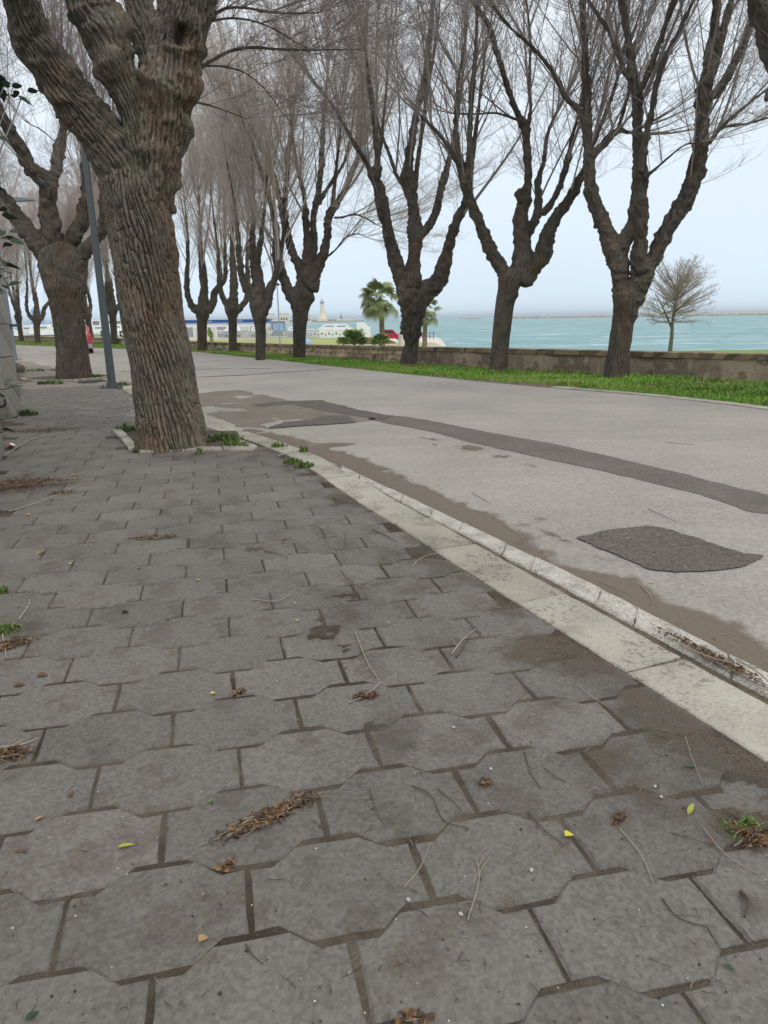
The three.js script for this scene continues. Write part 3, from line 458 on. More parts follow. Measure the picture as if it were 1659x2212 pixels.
function stick(g, pts, r0, r1, sides = 3) {                       // thin tapering branch
  const n = pts.length, base = g.p.length / 3; let a = Math.abs(pts[1].y - pts[0].y) > 0.9 * pts[1].distanceTo(pts[0]) ? V3(1, 0, 0) : V3(0, 1, 0);
  const t = V3(0, 0, 0), b = V3(0, 0, 0);
  for (let i = 0; i < n; i++) {
    t.copy(pts[Math.min(n - 1, i + 1)]).sub(pts[Math.max(0, i - 1)]).normalize(); a.addScaledVector(t, -a.dot(t)).normalize(); b.crossVectors(t, a);
    const r = lerp(r0, r1, i / (n - 1)), p = pts[i];
    for (let j = 0; j < sides; j++) { const th = j / sides * 2 * Math.PI, c = Math.cos(th), s = Math.sin(th), x = a.x * c + b.x * s, y = a.y * c + b.y * s, z = a.z * c + b.z * s; g.v(p.x + x * r, p.y + y * r, p.z + z * r, x, y, z); }
  }
  for (let i = 0; i < n - 1; i++) for (let j = 0; j < sides; j++) { const k = (j + 1) % sides, p = base + i * sides, q = p + sides; g.i.push(p + j, p + k, q + j, p + k, q + k, q + j); }
}
// a whippy shoot with side twigs and twiglets
function sprayGeo(seed) {                                        // a fine spray of twiglets along +y, 1 unit long
  const r = rng(seed), g = new GB(), main = [V3(0, 0, 0), V3(0.04 * (r() - 0.5), 0.35, 0.05 * (r() - 0.5)), V3(0.12 * (r() - 0.5), 0.7, 0.12 * (r() - 0.5)), V3(0.2 * (r() - 0.5), 1, 0.2 * (r() - 0.5))]; stick(g, main, 0.0036, 0.0016);
  for (let i = 0; i < 9; i++) { const t = 0.12 + 0.82 * r(), k = Math.min(2, Math.floor(t * 3)), p = main[k].clone().lerp(main[k + 1], t * 3 - k), a = i * 2.4 + r(), l = (0.2 + 0.3 * r()) * (1.1 - 0.5 * t), d = V3(Math.cos(a) * 0.8, 0.5 + 0.5 * r(), Math.sin(a) * 0.8).normalize(), q = p.clone().addScaledVector(d, l * 0.55), e = q.clone().addScaledVector(d, l * 0.45).add(V3(0, l * 0.18, 0)); stick(g, [p, q, e], 0.0022, 0.0013);
    for (let j = 0; j < 2; j++) { const b = r() * 6.28, f = d.clone().add(V3(Math.cos(b) * 0.8, 0.2, Math.sin(b) * 0.8)).normalize(); stick(g, [q, q.clone().addScaledVector(f, l * (0.3 + 0.3 * r()))], 0.0015, 0.001); } }
  return g.geo();
}
const SPRAYS = [sprayGeo(1), sprayGeo(2)], UPV = V3(0, 1, 0);
function shoot(g, r, start, dir, L, r0, o) {
  const n = Math.max(4, Math.round(L / 0.55)), st = L / n, pts = [start.clone()], d = dir.clone().normalize(), dirs = [d.clone()];
  for (let i = 0; i < n; i++) { d.x += (r() - 0.5) * o.wig; d.z += (r() - 0.5) * o.wig; d.y += (r() - 0.5) * o.wig * 0.6 + o.up * (i < n * 0.55 ? 1 : 0.35); d.normalize(); pts.push(pts[i].clone().addScaledVector(d, st)); dirs.push(d.clone()); }
  stick(g, pts, r0, o.tip, r0 > 0.02 ? 4 : 3);
  if (g.inst) for (let k = 0, K = Math.round(o.spray * L); k < K; k++) {
    const f = Math.min(n - 0.001, (0.1 + 0.9 * r()) * n), i = Math.floor(f), p = pts[i].clone().lerp(pts[i + 1], f - i), az = r() * 6.283, d = dirs[i].clone().add(V3(Math.cos(az), 0.1, Math.sin(az)).multiplyScalar(0.25 + 0.9 * r())).normalize(), sc = (0.55 + 0.75 * r()) * o.spraySize;
    g.inst.push(new THREE.Matrix4().compose(p, new THREE.Quaternion().setFromUnitVectors(UPV, d).multiply(new THREE.Quaternion().setFromAxisAngle(UPV, r() * 6.28)), V3(sc * o.thick, sc, sc * o.thick)));
  }
  const m = Math.round(o.side * L);
  for (let k = 0; k < m; k++) {
    const t = 0.14 + 0.86 * Math.pow(r(), 0.8), f = t * n, i = Math.min(n - 1, Math.floor(f)), p = pts[i].clone().lerp(pts[i + 1], f - i), sd = dirs[i];
    const az = r() * 6.283, lean = 0.45 + r() * 0.75, ax = V3(Math.cos(az), (r() - 0.35) * 0.8, Math.sin(az)); ax.addScaledVector(sd, -ax.dot(sd)).normalize();
    const q = sd.clone().multiplyScalar(Math.cos(lean)).addScaledVector(ax, Math.sin(lean)), l = (0.35 + r() * 0.9) * o.sl * (1.15 - 0.7 * t), tp = [p], e = q.clone(), ns = 3;
    for (let j = 0; j < ns; j++) { e.y += o.up * 1.1 + (r() - 0.5) * 0.25; e.x += (r() - 0.5) * 0.25; e.z += (r() - 0.5) * 0.25; e.normalize(); tp.push(tp[j].clone().addScaledVector(e, l / ns)); }
    stick(g, tp, Math.max(o.tip, r0 * 0.32 * (1 - 0.6 * t)), o.tip * 0.8);
    for (let j = 0; j < o.fine; j++) { const w = 1 + Math.floor(r() * 2.99), pp = tp[Math.min(w, 3)], a2 = r() * 6.283, e2 = e.clone().add(V3(Math.cos(a2) * 0.8, (r() - 0.3) * 0.8, Math.sin(a2) * 0.8)).normalize(), l2 = l * (0.25 + 0.4 * r()); stick(g, [pp, pp.clone().addScaledVector(e2, l2).add(V3(0, l2 * 0.1, 0))], o.tip, o.tip * 0.6); }
  }
}
// opts: limbs [[zoom, text, dz0, dz1, shoots, from], ...]; the first is the trunk
function pollard(name, label, z0, limbs, o) {
  const r = rng(o.seed), root = thing(name, label, 'tree', [0, 0, 0], 0, o.group), nodes = limbs.map(([zm, txt, d0, d1]) => limbPts(txt, zm, z0, d0, d1)); nodes.forEach((l, i) => l.forEach((q) => { q.r *= i ? 1 + ((o.stout ?? 1) - 1) * 0.35 : o.stout ?? 1; }));
  const base = nodes[0][0].p.clone(); base.y = o.ground ?? 0;
  nodes[0][0].p.y = Math.min(nodes[0][0].p.y, base.y - 0.06);
  root.position.copy(base); const coarse = nodes.map((n) => resample(n, 0.3));
  const all = nodes.map((n, i) => limbGeo(n, { ...o.limb, ...(i ? {} : { knob: 0, burl: o.limb.burl * 0.35, around: 130, cell: 0.02, bark: 0.032, ridge: 0.085, ...o.trunk }), seed: o.seed + i * 3.7, flare: i ? 0 : o.flare, round: !i, others: coarse.filter((_, j) => j !== i), bumps: o.bumps }));
  all.forEach((g, i) => { g.translate(-base.x, -base.y, -base.z); part(i ? 'limb' : 'trunk', g, o.mat, root); });
  const g = new GB(); g.inst = []; const centre = nodes[0][nodes[0].length - 1].p, so = { up: 0.09, wig: 0.16, tip: 0.0028, side: 5, sl: 0.8, fine: 3, len: 3.6, rad: 0.0052, spread: 0.55, spray: 2, spraySize: 0.9, thick: 1, ...o.shoot };
  coarse.forEach((c, i) => {
    const n = Math.round((limbs[i][4] || 0) * (so.k ?? 1)), from = limbs[i][5] ?? 0.35, last = c[c.length - 1];
    for (let k = 0; k < n; k++) {
      const t = k % 3 === 0 ? 0.9 + 0.1 * r() : from + (1 - from) * r(), q = c[Math.min(c.length - 1, Math.round(t * (c.length - 1)))], az = r() * 6.283, out = V3(Math.cos(az), 0, Math.sin(az));
      const away = V3(q.p.x - centre.x, 0, q.p.z - centre.z).multiplyScalar(0.12), low = r() < (so.low ?? 0.2);
      const dir = q.t.clone().multiplyScalar(low ? 0.25 : 0.75).addScaledVector(out, low ? 1 : so.spread * (0.35 + r())).add(away).add(V3(0, low ? 0.12 : 0.5, 0));
      const L = so.len * (low ? 0.38 + 0.25 * r() : 0.55 + 0.7 * r()) * (0.75 + 0.35 * t), R = Math.min(q.r * 0.6, so.rad * L * (low ? 0.8 : 1) * (0.7 + 0.6 * r()));
      const mid = !low && k % 5 === 2; shoot(g, r, q.p.clone().addScaledVector(out, q.r * 0.4), dir, mid ? L * 1.35 : L, mid ? Math.min(q.r * 0.75, R * 2.3) : Math.max(R, so.tip), mid ? { ...so, side: so.side * 1.5, sl: so.sl * 1.3 } : so);
    }
    if (limbs[i][4] && last.r > 0.012) for (let k = 0; k < 3; k++) shoot(g, r, last.p, last.t.clone().add(V3((r() - 0.5) * 0.5, 0.15 * r(), (r() - 0.5) * 0.5)), so.len * (0.6 + 0.4 * r()), last.r * (k ? 0.6 : 0.92), so);
  });
  const cg = g.geo(); cg.translate(-base.x, -base.y, -base.z); part('crown', cg, o.twig || M.twig, root);
  const T = new THREE.Matrix4().makeTranslation(-base.x, -base.y, -base.z); for (let v = 0; v < 2; v++) { const L = g.inst.filter((_, i) => i % 2 === v), im = new THREE.InstancedMesh(SPRAYS[v], o.twig || M.twig, L.length); L.forEach((m, i) => im.setMatrixAt(i, m.premultiply(T))); im.name = 'twigs'; im.userData = { kind: 'stuff' }; im.castShadow = im.receiveShadow = true; root.add(im); }
  return root;
}
const ROWG = 'pollarded trees along the sea wall';
const limbFar = { step: 0.09, around: 26, cell: 0.06, tile: 0.9, ridge: 0.07, bark: 0.018, burl: 0.22, lf: 3.4, knob: 0.035, blend: 0.8, twist: 0.25 };
// the near tree on the pavement
{
  const z = -8.55, at = (x, y, dz) => zp(x * 0.33331, y * 0.33331, z + dz);
  pollard('pollarded_tree', 'thick near tree with furrowed twisted trunk in the stone-edged pit on the pavement', z, [
    ['R1', '1278,1650,478 1258,1450,455 1232,1300,440 1190,1000,428 1130,700,425 1090,400,432 1062,200,430 1040,40,430 1000,-150,430 985,-330,420 980,-480,380', 0, 0.1],
    ['R2', '1000,1560,300 930,1380,320 800,1130,300 640,850,285 520,690,285 410,560,280 310,400,262 200,200,245 130,0,235 70,-180,225 20,-420,200', 0, 1.0, 10, 0.5],
    ['R2', '970,1450,280 950,1300,290 935,1100,230 905,900,190 870,740,185 805,560,225 740,400,255 680,210,255 610,60,280 570,-60,270 510,-260,240 440,-480,200', 0.05, 0.5, 10, 0.6],
    ['R2', '960,1400,330 985,1150,330 1050,850,330 1085,650,330 1120,450,345 1150,260,370 1205,90,340 1235,-80,320 1260,-260,280 1290,-500,240', 0, 0.3, 14, 0.35],
    ['R2', '1010,620,200 1000,430,200 960,230,215 905,40,200 880,-120,200 850,-330,170', -0.1, -0.7, 4, 0.6],
    ['R3', '150,392,34 185,375,24 230,350,24 330,300,22 450,280,20 600,290,15 750,294,12 850,295,10 1090,290,6', -0.15, -1.2, 22, 0.15],
    ['R3', '150,110,34 205,95,24 300,50,20 400,45,18 560,70,15 700,78,12 850,75,8', 0.1, 0.8, 24, 0.12],
    ['R3', '150,150,26 190,135,16 290,110,14 420,115,12 560,160,10 700,240,8 790,290,5', 0, -0.8, 20, 0.12],
    ['R3', '130,400,26 170,390,14 300,395,11 430,440,9 560,560,7 640,680,5', -0.2, -0.9, 14, 0.2],
    ['R3', '90,600,20 130,605,10 260,640,8 420,700,6', -0.2, -1, 10, 0.2],
  ], { seed: 3, stout: 1.09, ground: -0.03, flare: 0.13, mat: M.barkNear, twig: M.twigNear,
    limb: { step: 0.022, around: 230, cell: 0.0115, tile: 0.62, ridge: 0.058, bark: 0.04, burl: 0.085, knob: 0.032, lf: 1.9, blend: 0.4, twist: 0.3 },
    trunk: { around: 300, cell: 0.008, step: 0.02, ridge: 0.06, bark: 0.044 },
    bumps: [{ p: at(1168, 215, 0.46), r: 0.125, h: -0.34 }, { p: at(690, 180, 0.4), r: 0.22, h: 0.12 }, { p: at(740, 400, 0.4), r: 0.2, h: 0.09 }, { p: at(560, 60, 0.4), r: 0.2, h: 0.1 }, { p: at(1250, 560, 0.1), r: 0.2, h: 0.07 }, { p: at(1230, 830, 0.1), r: 0.14, h: 0.06 }, { p: at(1030, 520, 0.33), r: 0.2, h: 0.09 }, { p: at(720, 900, 0.4), r: 0.25, h: 0.08 }, { p: at(900, 1230, 0.5), r: 0.22, h: 0.06 }, { p: at(1210, 700, 0.1), r: 0.12, h: -0.05 }],
    shoot: { k: 1, len: 1.5, rad: 0.004, tip: 0.002, up: 0.01, side: 6, sl: 0.5, low: 0.5, fine: 3 } });
}
// second tree on the pavement, behind the lamp post
pollard('pollarded_tree', 'dark leaning tree with four knobby limbs just left of the near lamp post', -19.4, [
  ['R1', '548,1150,252 530,900,232 505,700,228 490,560,262 480,450,310 472,330,320 466,230,300 462,120,240', 0, 0],
  ['Z', '640,2100,300 520,1900,280 350,1730,250 200,1530,220 60,1330,200 -100,1180,190 -300,980,150', 0, -0.8, 24, 0.4],
  ['Z', '700,2150,300 690,1900,270 660,1600,255 640,1350,230 630,1180,240 590,1060,230 480,980,200 340,800,175 230,580,165 120,380,155 20,180,140 -100,-50,120 -200,-300,90', 0, 0.9, 30, 0.45],
  ['Z', '650,1180,200 710,1000,150 755,850,150 785,650,165 825,520,110 835,330,85 815,100,75 800,-100,60 790,-300,50', 0, -0.5, 26, 0.4],
  ['Z', '800,2100,250 950,1850,200 1070,1650,185 1115,1450,170 1125,1250,100 1110,1000,75 1095,750,60 1090,500,45', 0, -0.7, 26, 0.5],
  ['Z', '900,2200,230 1100,2050,190 1230,1880,160 1370,1720,165 1395,1500,150 1385,1320,150 1460,1220,110 1500,1080,80 1520,900,60', 0, 0.8, 24, 0.5],
  ['Z', '740,560,22 640,470,18 520,380,15 400,320,13 280,230,10 140,60,7', 0, 0.4, 14, 0.2],
], { seed: 8, ground: -0.02, flare: 0.08, mat: M.bark, limb: { ...limbFar, step: 0.05, around: 64, cell: 0.03, bark: 0.03, burl: 0.2 }, shoot: { k: 1, len: 3.2, tip: 0.003, fine: 3 } });
// the row along the wall, nearest first
pollard('pollarded_tree', 'tall three-limbed verge tree nearest on the right, beside the small round tree', -18.95, [
  ['R4', '925,1850,128 928,1780,118 945,1650,106 965,1520,108 985,1430,130 985,1380,130', 0, 0],
  ['R4', '975,1480,90 955,1400,80 935,1300,78 905,1210,95 870,1100,82 815,960,64 795,830,62 790,700,50 785,550,48 778,400,40 770,200,36 760,0,30 755,-200,24', 0, -0.9, 40, 0.45],
  ['R4', '945,1330,70 945,1240,78 965,1170,74 1010,1080,78 1038,930,80 1040,830,78 1030,700,52 1025,560,48 1020,440,52 1000,370,42 985,200,40 960,50,36 945,-100,32 935,-300,26', 0, 0.5, 36, 0.4],
  ['R4', '990,1480,120 1030,1380,110 1070,1300,95 1110,1240,78 1160,1130,80 1220,1030,85 1275,930,86 1315,800,84 1335,700,72 1342,560,72 1352,430,74 1375,330,58 1398,150,50 1418,-40,42 1430,-250,34', 0, 0.9, 40, 0.45],
  ['R4', '1050,1330,90 1035,1240,80 1040,1150,62 1045,1050,64 1045,960,60', 0.15, 0.4],
  ['R4', '1040,840,40 1065,690,36 1100,520,32 1140,330,27 1230,150,23 1310,-30,20 1370,-200,16', 0.4, 1.6, 22, 0.2],
  ['R4', '1030,460,34 1060,400,32 1110,270,30 1185,60,28 1230,-80,26 1280,-260,20', 0.5, 1.2, 20, 0.3],
  ['R4', '1000,385,26 960,330,24 900,170,22 830,60,18 760,-50,14', 0.5, -0.3, 16, 0.25],
  ['R4', '1360,420,44 1410,290,40 1445,130,38 1490,-30,34 1520,-200,28', 0.8, 0.4, 20, 0.3],
  ['R4', '1370,480,44 1420,430,40 1490,320,38 1560,150,36 1605,50,34 1640,-80,30', 0.8, 1.8, 22, 0.3],
  ['R4', '1340,720,34 1380,680,24 1430,620,22 1530,530,17 1659,430,12 1760,370,8', 0.8, 1.2, 22, 0.2],
  ['R4', '1410,640,16 1460,612,15 1560,598,13 1659,570,10 1750,560,7', 1, 0.2, 18, 0.2],
  ['R4', '1060,860,26 1100,830,14 1180,760,11 1260,700,8 1330,690,6', 0.4, 1.0, 16, 0.2],
  ['R4', '800,760,40 865,695,38 930,632,28 985,640,18', -0.3, -0.6, 14, 0.3],
  ['R4', '930,632,20 960,540,18 985,440,14 1010,300,10', -0.5, -0.8, 12, 0.2],
  ['R4', '780,600,34 735,525,32 680,468,28 620,350,24 520,230,17 400,120,14 330,30,10', -0.5, 0.4, 26, 0.2],
], { seed: 12, group: ROWG, ground: -0.15, flare: 0.12, mat: M.bark, limb: { ...limbFar, step: 0.05, around: 64, cell: 0.03, bark: 0.024 }, shoot: { len: 3.6, low: 0.3, k: 1.0, side: 4, spread: 0.7, spray: 0.7, low: 0.34 } });
pollard('pollarded_tree', 'dark wide-forked tree right of centre with a slim trunk leaning right', -21.6, [
  ['R4', '352,1840,100 356,1760,94 366,1650,88 382,1500,92 402,1400,100 425,1330,125 430,1290,120', 0, 0],
  ['R4', '420,1380,80 370,1300,66 320,1215,66 280,1120,58 240,1020,52 205,930,52 185,850,50 165,790,36 120,720,24 60,640,18 -20,560,14', 0, 0.9, 34, 0.4],
  ['R4', '440,1360,100 470,1260,100 466,1150,76 465,1040,72 490,950,52 500,850,38 490,700,36 482,615,44 450,555,32 400,420,29 352,270,27 310,130,26 265,50,20 200,-40,15', 0, -0.6, 34, 0.4],
  ['R4', '460,1380,110 515,1300,92 570,1235,82 592,1130,72 650,1030,57 700,960,52 740,880,44 780,800,32 810,700,27 870,560,22 930,380,17 970,200,12', 0, 0.6, 34, 0.4],
  ['R4', '480,1200,50 495,1130,42 530,1070,50 550,1000,42 546,880,32 575,780,25 592,650,19 640,540,16 690,440,12', 0, -1.3, 26, 0.35],
  ['R4', '560,1040,40 595,1005,36 640,930,32 670,840,27 692,770,34 705,690,20 740,560,15 770,420,11', 0, 1.2, 26, 0.35],
  ['R4', '195,880,36 180,790,30 152,680,26 150,550,22 160,400,19 185,260,14 200,120,10', 0.6, -0.2, 24, 0.25],
  ['R4', '195,900,36 212,800,32 216,650,29 226,450,27 245,250,22 252,50,16 255,-100,12', 0.6, 1.3, 26, 0.25],
  ['R4', '490,640,24 510,540,18 505,400,17 510,200,14 490,0,11', -0.3, -1, 20, 0.25],
  ['R4', '470,980,40 455,945,44 460,920,30', 0, 0.3],
  ['R4', '470,590,16 420,570,14 350,548,12 240,552,9 130,548,6', -0.2, 0.5, 14, 0.2],
], { seed: 17, group: ROWG, ground: -0.15, flare: 0.1, mat: M.bark, limb: { ...limbFar, step: 0.055, around: 56, cell: 0.035, bark: 0.024, burl: 0.19 }, shoot: { len: 3.7, low: 0.28, k: 1.0, side: 4, spread: 0.7, spray: 0.7, low: 0.34 } });
pollard('pollarded_tree', 'stout burly tree right of the palm with swollen knots low on its trunk', -25.1, [
  ['R3', '1372,2170,104 1378,2120,98 1395,2030,90 1392,1930,128 1405,1830,138 1402,1740,155 1405,1690,150', 0, 0],
  ['R3', '1380,1760,110 1335,1660,88 1310,1570,92 1272,1440,74 1252,1330,66 1230,1240,84 1205,1120,72 1175,1055,52 1130,960,27 1060,850,25 950,650,20 880,560,14 800,450,10', 0, 0.8, 36, 0.4],
  ['R3', '1400,1720,120 1400,1600,92 1415,1450,82 1412,1350,92 1410,1250,72 1392,1150,66 1372,1045,84 1380,950,54 1400,800,46 1440,600,42 1478,450,46 1500,250,36 1520,0,25 1530,-200,18', 0, -0.3, 44, 0.35],
  ['R3', '1430,1780,120 1500,1710,105 1560,1650,92 1585,1560,92 1610,1470,70 1640,1360,60 1690,1250,56 1718,1180,48 1735,1080,44 1745,980,36 1770,800,27 1800,560,20 1830,300,14', 0, 0.7, 38, 0.4],
  ['R3', '1430,1400,60 1475,1365,50 1532,1270,52 1562,1150,46 1602,1000,40 1640,850,34 1670,650,26 1700,420,18', 0, -1.2, 30, 0.4],
  ['R3', '1195,1060,50 1190,860,36 1168,650,34 1140,450,22 1120,250,14', 0.5, 1.2, 26, 0.25],
  ['R3', '1410,1140,40 1440,900,27 1480,600,24 1530,300,18 1560,60,12', -0.1, 0.9, 26, 0.25],
  ['R3', '1360,1100,30 1320,1060,26 1260,900,22 1200,740,17 1170,560,12', -0.1, -1, 22, 0.25],
  ['R3', '1180,1040,30 1210,880,24 1230,700,20 1250,480,15 1260,250,10', 0.5, -0.8, 22, 0.2],
], { seed: 23, group: ROWG, ground: -0.15, flare: 0.06, mat: M.bark, limb: { ...limbFar, step: 0.06, around: 56, cell: 0.035, bark: 0.026, burl: 0.26, lf: 2.6 }, trunk: { knob: 0.05, burl: 0.2, knobFrom: 0.4 }, shoot: { len: 4.0, low: 0.25, k: 0.62, side: 3.2, spread: 0.7, spray: 0.8 } });
pollard('pollarded_tree', 'tree with a straight plain trunk and a burly head, just left of the lighthouse', -30.0, [
  ['R3', '731,2130,76 733,2050,76 735,1950,80 740,1850,98 750,1750,135 755,1680,145', 0, 0],
  ['R3', '730,1800,80 690,1755,62 655,1680,62 622,1590,62 597,1520,52 600,1400,42 565,1200,32 510,1010,27 450,840,20 380,650,14', 0, 1, 40, 0.45],
  ['R3', '750,1720,100 742,1600,54 695,1490,52 660,1370,47 640,1250,47 612,1150,32 570,1000,28 500,850,24 400,650,20 290,520,13', 0, -0.8, 40, 0.45],
  ['R3', '770,1700,100 775,1570,66 780,1490,54 772,1300,42 760,1150,27 725,1000,20 690,780,14 670,560,10', 0, 0.3, 34, 0.45],
  ['R3', '790,1640,60 820,1480,44 815,1300,38 840,1180,42 860,1000,36 870,850,31 880,650,25 900,450,17 905,250,10', 0, -1, 40, 0.4],
  ['R3', '790,1720,110 830,1600,78 868,1520,64 898,1400,44 905,1290,54 940,1225,46 990,1140,22 1060,1000,18 1100,830,13', 0, 0.6, 40, 0.45],
  ['R3', '640,1240,36 660,1050,31 665,900,29 692,750,20 700,560,13', -0.5, -1.4, 30, 0.3],
  ['R3', '840,1210,30 920,1080,26 1000,950,18 1040,780,14 1060,600,9', -0.5, -1.5, 30, 0.3],
  ['R3', '925,1270,30 940,1100,25 962,900,19 985,680,12', 0.5, 1.3, 28, 0.3],
  ['R3', '935,1285,18 990,1280,14 1060,1265,12 1130,1290,9 1190,1325,6', 0.4, 0.8, 16, 0.2],
  ['R3', '880,1530,14 950,1470,12 1010,1400,10 1080,1380,8 1130,1400,5', 0.1, 0.7, 18, 0.2],
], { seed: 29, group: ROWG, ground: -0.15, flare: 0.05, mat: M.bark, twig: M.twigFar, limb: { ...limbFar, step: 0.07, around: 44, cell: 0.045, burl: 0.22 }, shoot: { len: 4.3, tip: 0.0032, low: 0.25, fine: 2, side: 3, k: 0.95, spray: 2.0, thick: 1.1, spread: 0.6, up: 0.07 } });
pollard('pollarded_tree', 'narrow-headed tree standing nearest the road, left of the plain-trunked one', -29.6, [
  ['R3', '505,2140,60 505,2040,60 505,1950,64 492,1830,88 490,1750,100', 0, 0],
  ['R3', '470,1800,50 438,1740,42 408,1680,46 388,1600,42 378,1500,38 368,1340,26 345,1170,18 315,1000,12 285,830,7', 0, 0.9, 40, 0.4],
  ['R3', '490,1800,90 488,1640,74 470,1540,64 455,1400,36 464,1230,24 460,1060,16 452,880,9', 0, -0.6, 40, 0.4],
  ['R3', '510,1860,70 545,1790,54 562,1700,56 592,1640,44 612,1560,34 636,1420,24 642,1270,16 655,1100,9', 0, 0.5, 36, 0.4],
  ['R3', '480,1560,40 500,1450,34 518,1320,24 535,1160,16 550,980,9', 0, 1.2, 30, 0.3],
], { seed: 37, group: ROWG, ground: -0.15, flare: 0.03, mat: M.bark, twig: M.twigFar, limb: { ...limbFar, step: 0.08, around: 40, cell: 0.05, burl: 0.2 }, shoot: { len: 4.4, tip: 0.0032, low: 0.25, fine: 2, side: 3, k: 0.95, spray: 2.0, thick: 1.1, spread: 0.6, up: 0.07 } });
const treeF = pollard('pollarded_tree', 'slim cup-forked tree before the blue sign band, second from the near trunk', -38, [
  ['R3', '341,2095,50 341,2000,49 340,1900,52 336,1830,72 338,1790,76', 0, 0],
  ['R3', '325,1830,50 290,1770,38 268,1700,34 262,1600,33 252,1490,24 238,1360,15 222,1220,10 206,1080,6', 0, 1, 34, 0.35],
  ['R3', '340,1820,60 345,1720,52 345,1600,46 339,1480,30 334,1340,19 338,1180,12 342,1020,7', 0, -0.8, 36, 0.35],
  ['R3', '355,1840,46 390,1808,38 425,1760,36 430,1650,32 426,1530,23 428,1390,15 436,1250,10 444,1100,6', 0, 0.2, 34, 0.35],
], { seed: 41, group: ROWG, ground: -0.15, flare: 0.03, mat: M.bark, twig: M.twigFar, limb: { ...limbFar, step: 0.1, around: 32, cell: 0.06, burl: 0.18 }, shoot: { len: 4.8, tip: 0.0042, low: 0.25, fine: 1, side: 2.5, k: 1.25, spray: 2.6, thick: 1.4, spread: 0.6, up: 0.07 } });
const treeG = pollard('pollarded_tree', 'tree right against the near trunk with three knobby limbs before the white boat shed', -40, [
  ['R3', '160,2085,60 160,1980,58 160,1900,62 164,1830,78 166,1790,84', 0, 0],
  ['R3', '140,1840,60 102,1808,44 76,1740,34 70,1640,32 76,1530,24 74,1390,16 62,1240,10 50,1100,6', 0, 0.9, 34, 0.35],
  ['R3', '166,1820,66 172,1720,48 166,1620,52 152,1490,34 148,1350,21 142,1200,13 136,1050,7', 0, -0.8, 36, 0.35],
  ['R3', '185,1840,64 220,1800,47 236,1720,37 290,1650,32 298,1540,23 292,1400,15 296,1250,10 302,1100,6', 0, 0.3, 34, 0.35],
], { seed: 47, group: ROWG, ground: -0.15, flare: 0.03, mat: M.bark, twig: M.twigFar, limb: { ...limbFar, step: 0.1, around: 32, cell: 0.06, burl: 0.2 }, shoot: { len: 4.8, tip: 0.0042, low: 0.25, fine: 1, side: 2.5, k: 1.1, spray: 2.6, thick: 1.4, spread: 0.6, up: 0.07 } });
// the far end of the row
for (const [src, px, py, turn, k, label] of [
  [treeG, 281, 744, 2.2, 0.98, 'tree showing between near lamp post and near trunk, right of the chevron boards'],
  [treeF, 247, 742, 1.1, 1.12, 'tree standing directly behind the foot of the near lamp post'],
  [treeF, 199, 737, 4.0, 1.0, 'small fork-headed tree right of the second pavement tree, behind the red car'],
  [treeG, 81, 741, 0.5, 0.86, 'low wide-forked tree between the far lamp post and the second pavement tree'],
  [treeF, 47, 737, 5.2, 0.95, 'farthest tree at the left, just right of the far lamp post'],
  [treeG, 12, 734, 3.1, 1.0, 'far tree at the left edge, mostly behind the graffitied pillar'],
  [treeF, -40, 732, 2.6, 1.0, 'far tree whose crown fills the left edge above the pillar'],
  [treeG, 150, 737, 1.6, 1.0, 'far tree hidden but for its crown behind the second pavement tree']]) {
  const [x, z] = gp(px, py, -0.05); copyOf(src, label, [x, -0.05, z], turn, k);
}
// trees of the near row beyond the frame or down the street
copyOf(treeG, 'pale far crown on the left pavement, beyond the second pavement tree', [-19.2, 0, -35.5], 2.0, 0.95);
copyOf(treeF, 'pale far crown at the left edge down the street', [-27.5, 0, -46], 0.7, 1.05);
pollard('pollarded_tree', 'tree off to the right whose dark limb hangs into the top right corner', -13.2, [
  ['D', '2030,960,190 2010,800,175 1985,600,180 1960,480,210', 0, 0],
  ['D', '1960,560,150 1890,420,110 1800,300,90 1730,200,72 1685,130,62 1655,60,50 1630,-20,42 1600,-140,32', 0, 0.6, 26, 0.4],
  ['D', '1980,540,150 2030,380,110 2060,200,90 2080,0,70', 0, -0.5, 16, 0.4],
  ['D', '1690,140,30 1670,190,22 1655,215,16', 0.3, 0.4],
], { seed: 53, ground: -0.05, flare: 0.06, mat: M.bark, limb: { ...limbFar, burl: 0.24 }, shoot: { len: 2.6, low: 0.4 } });
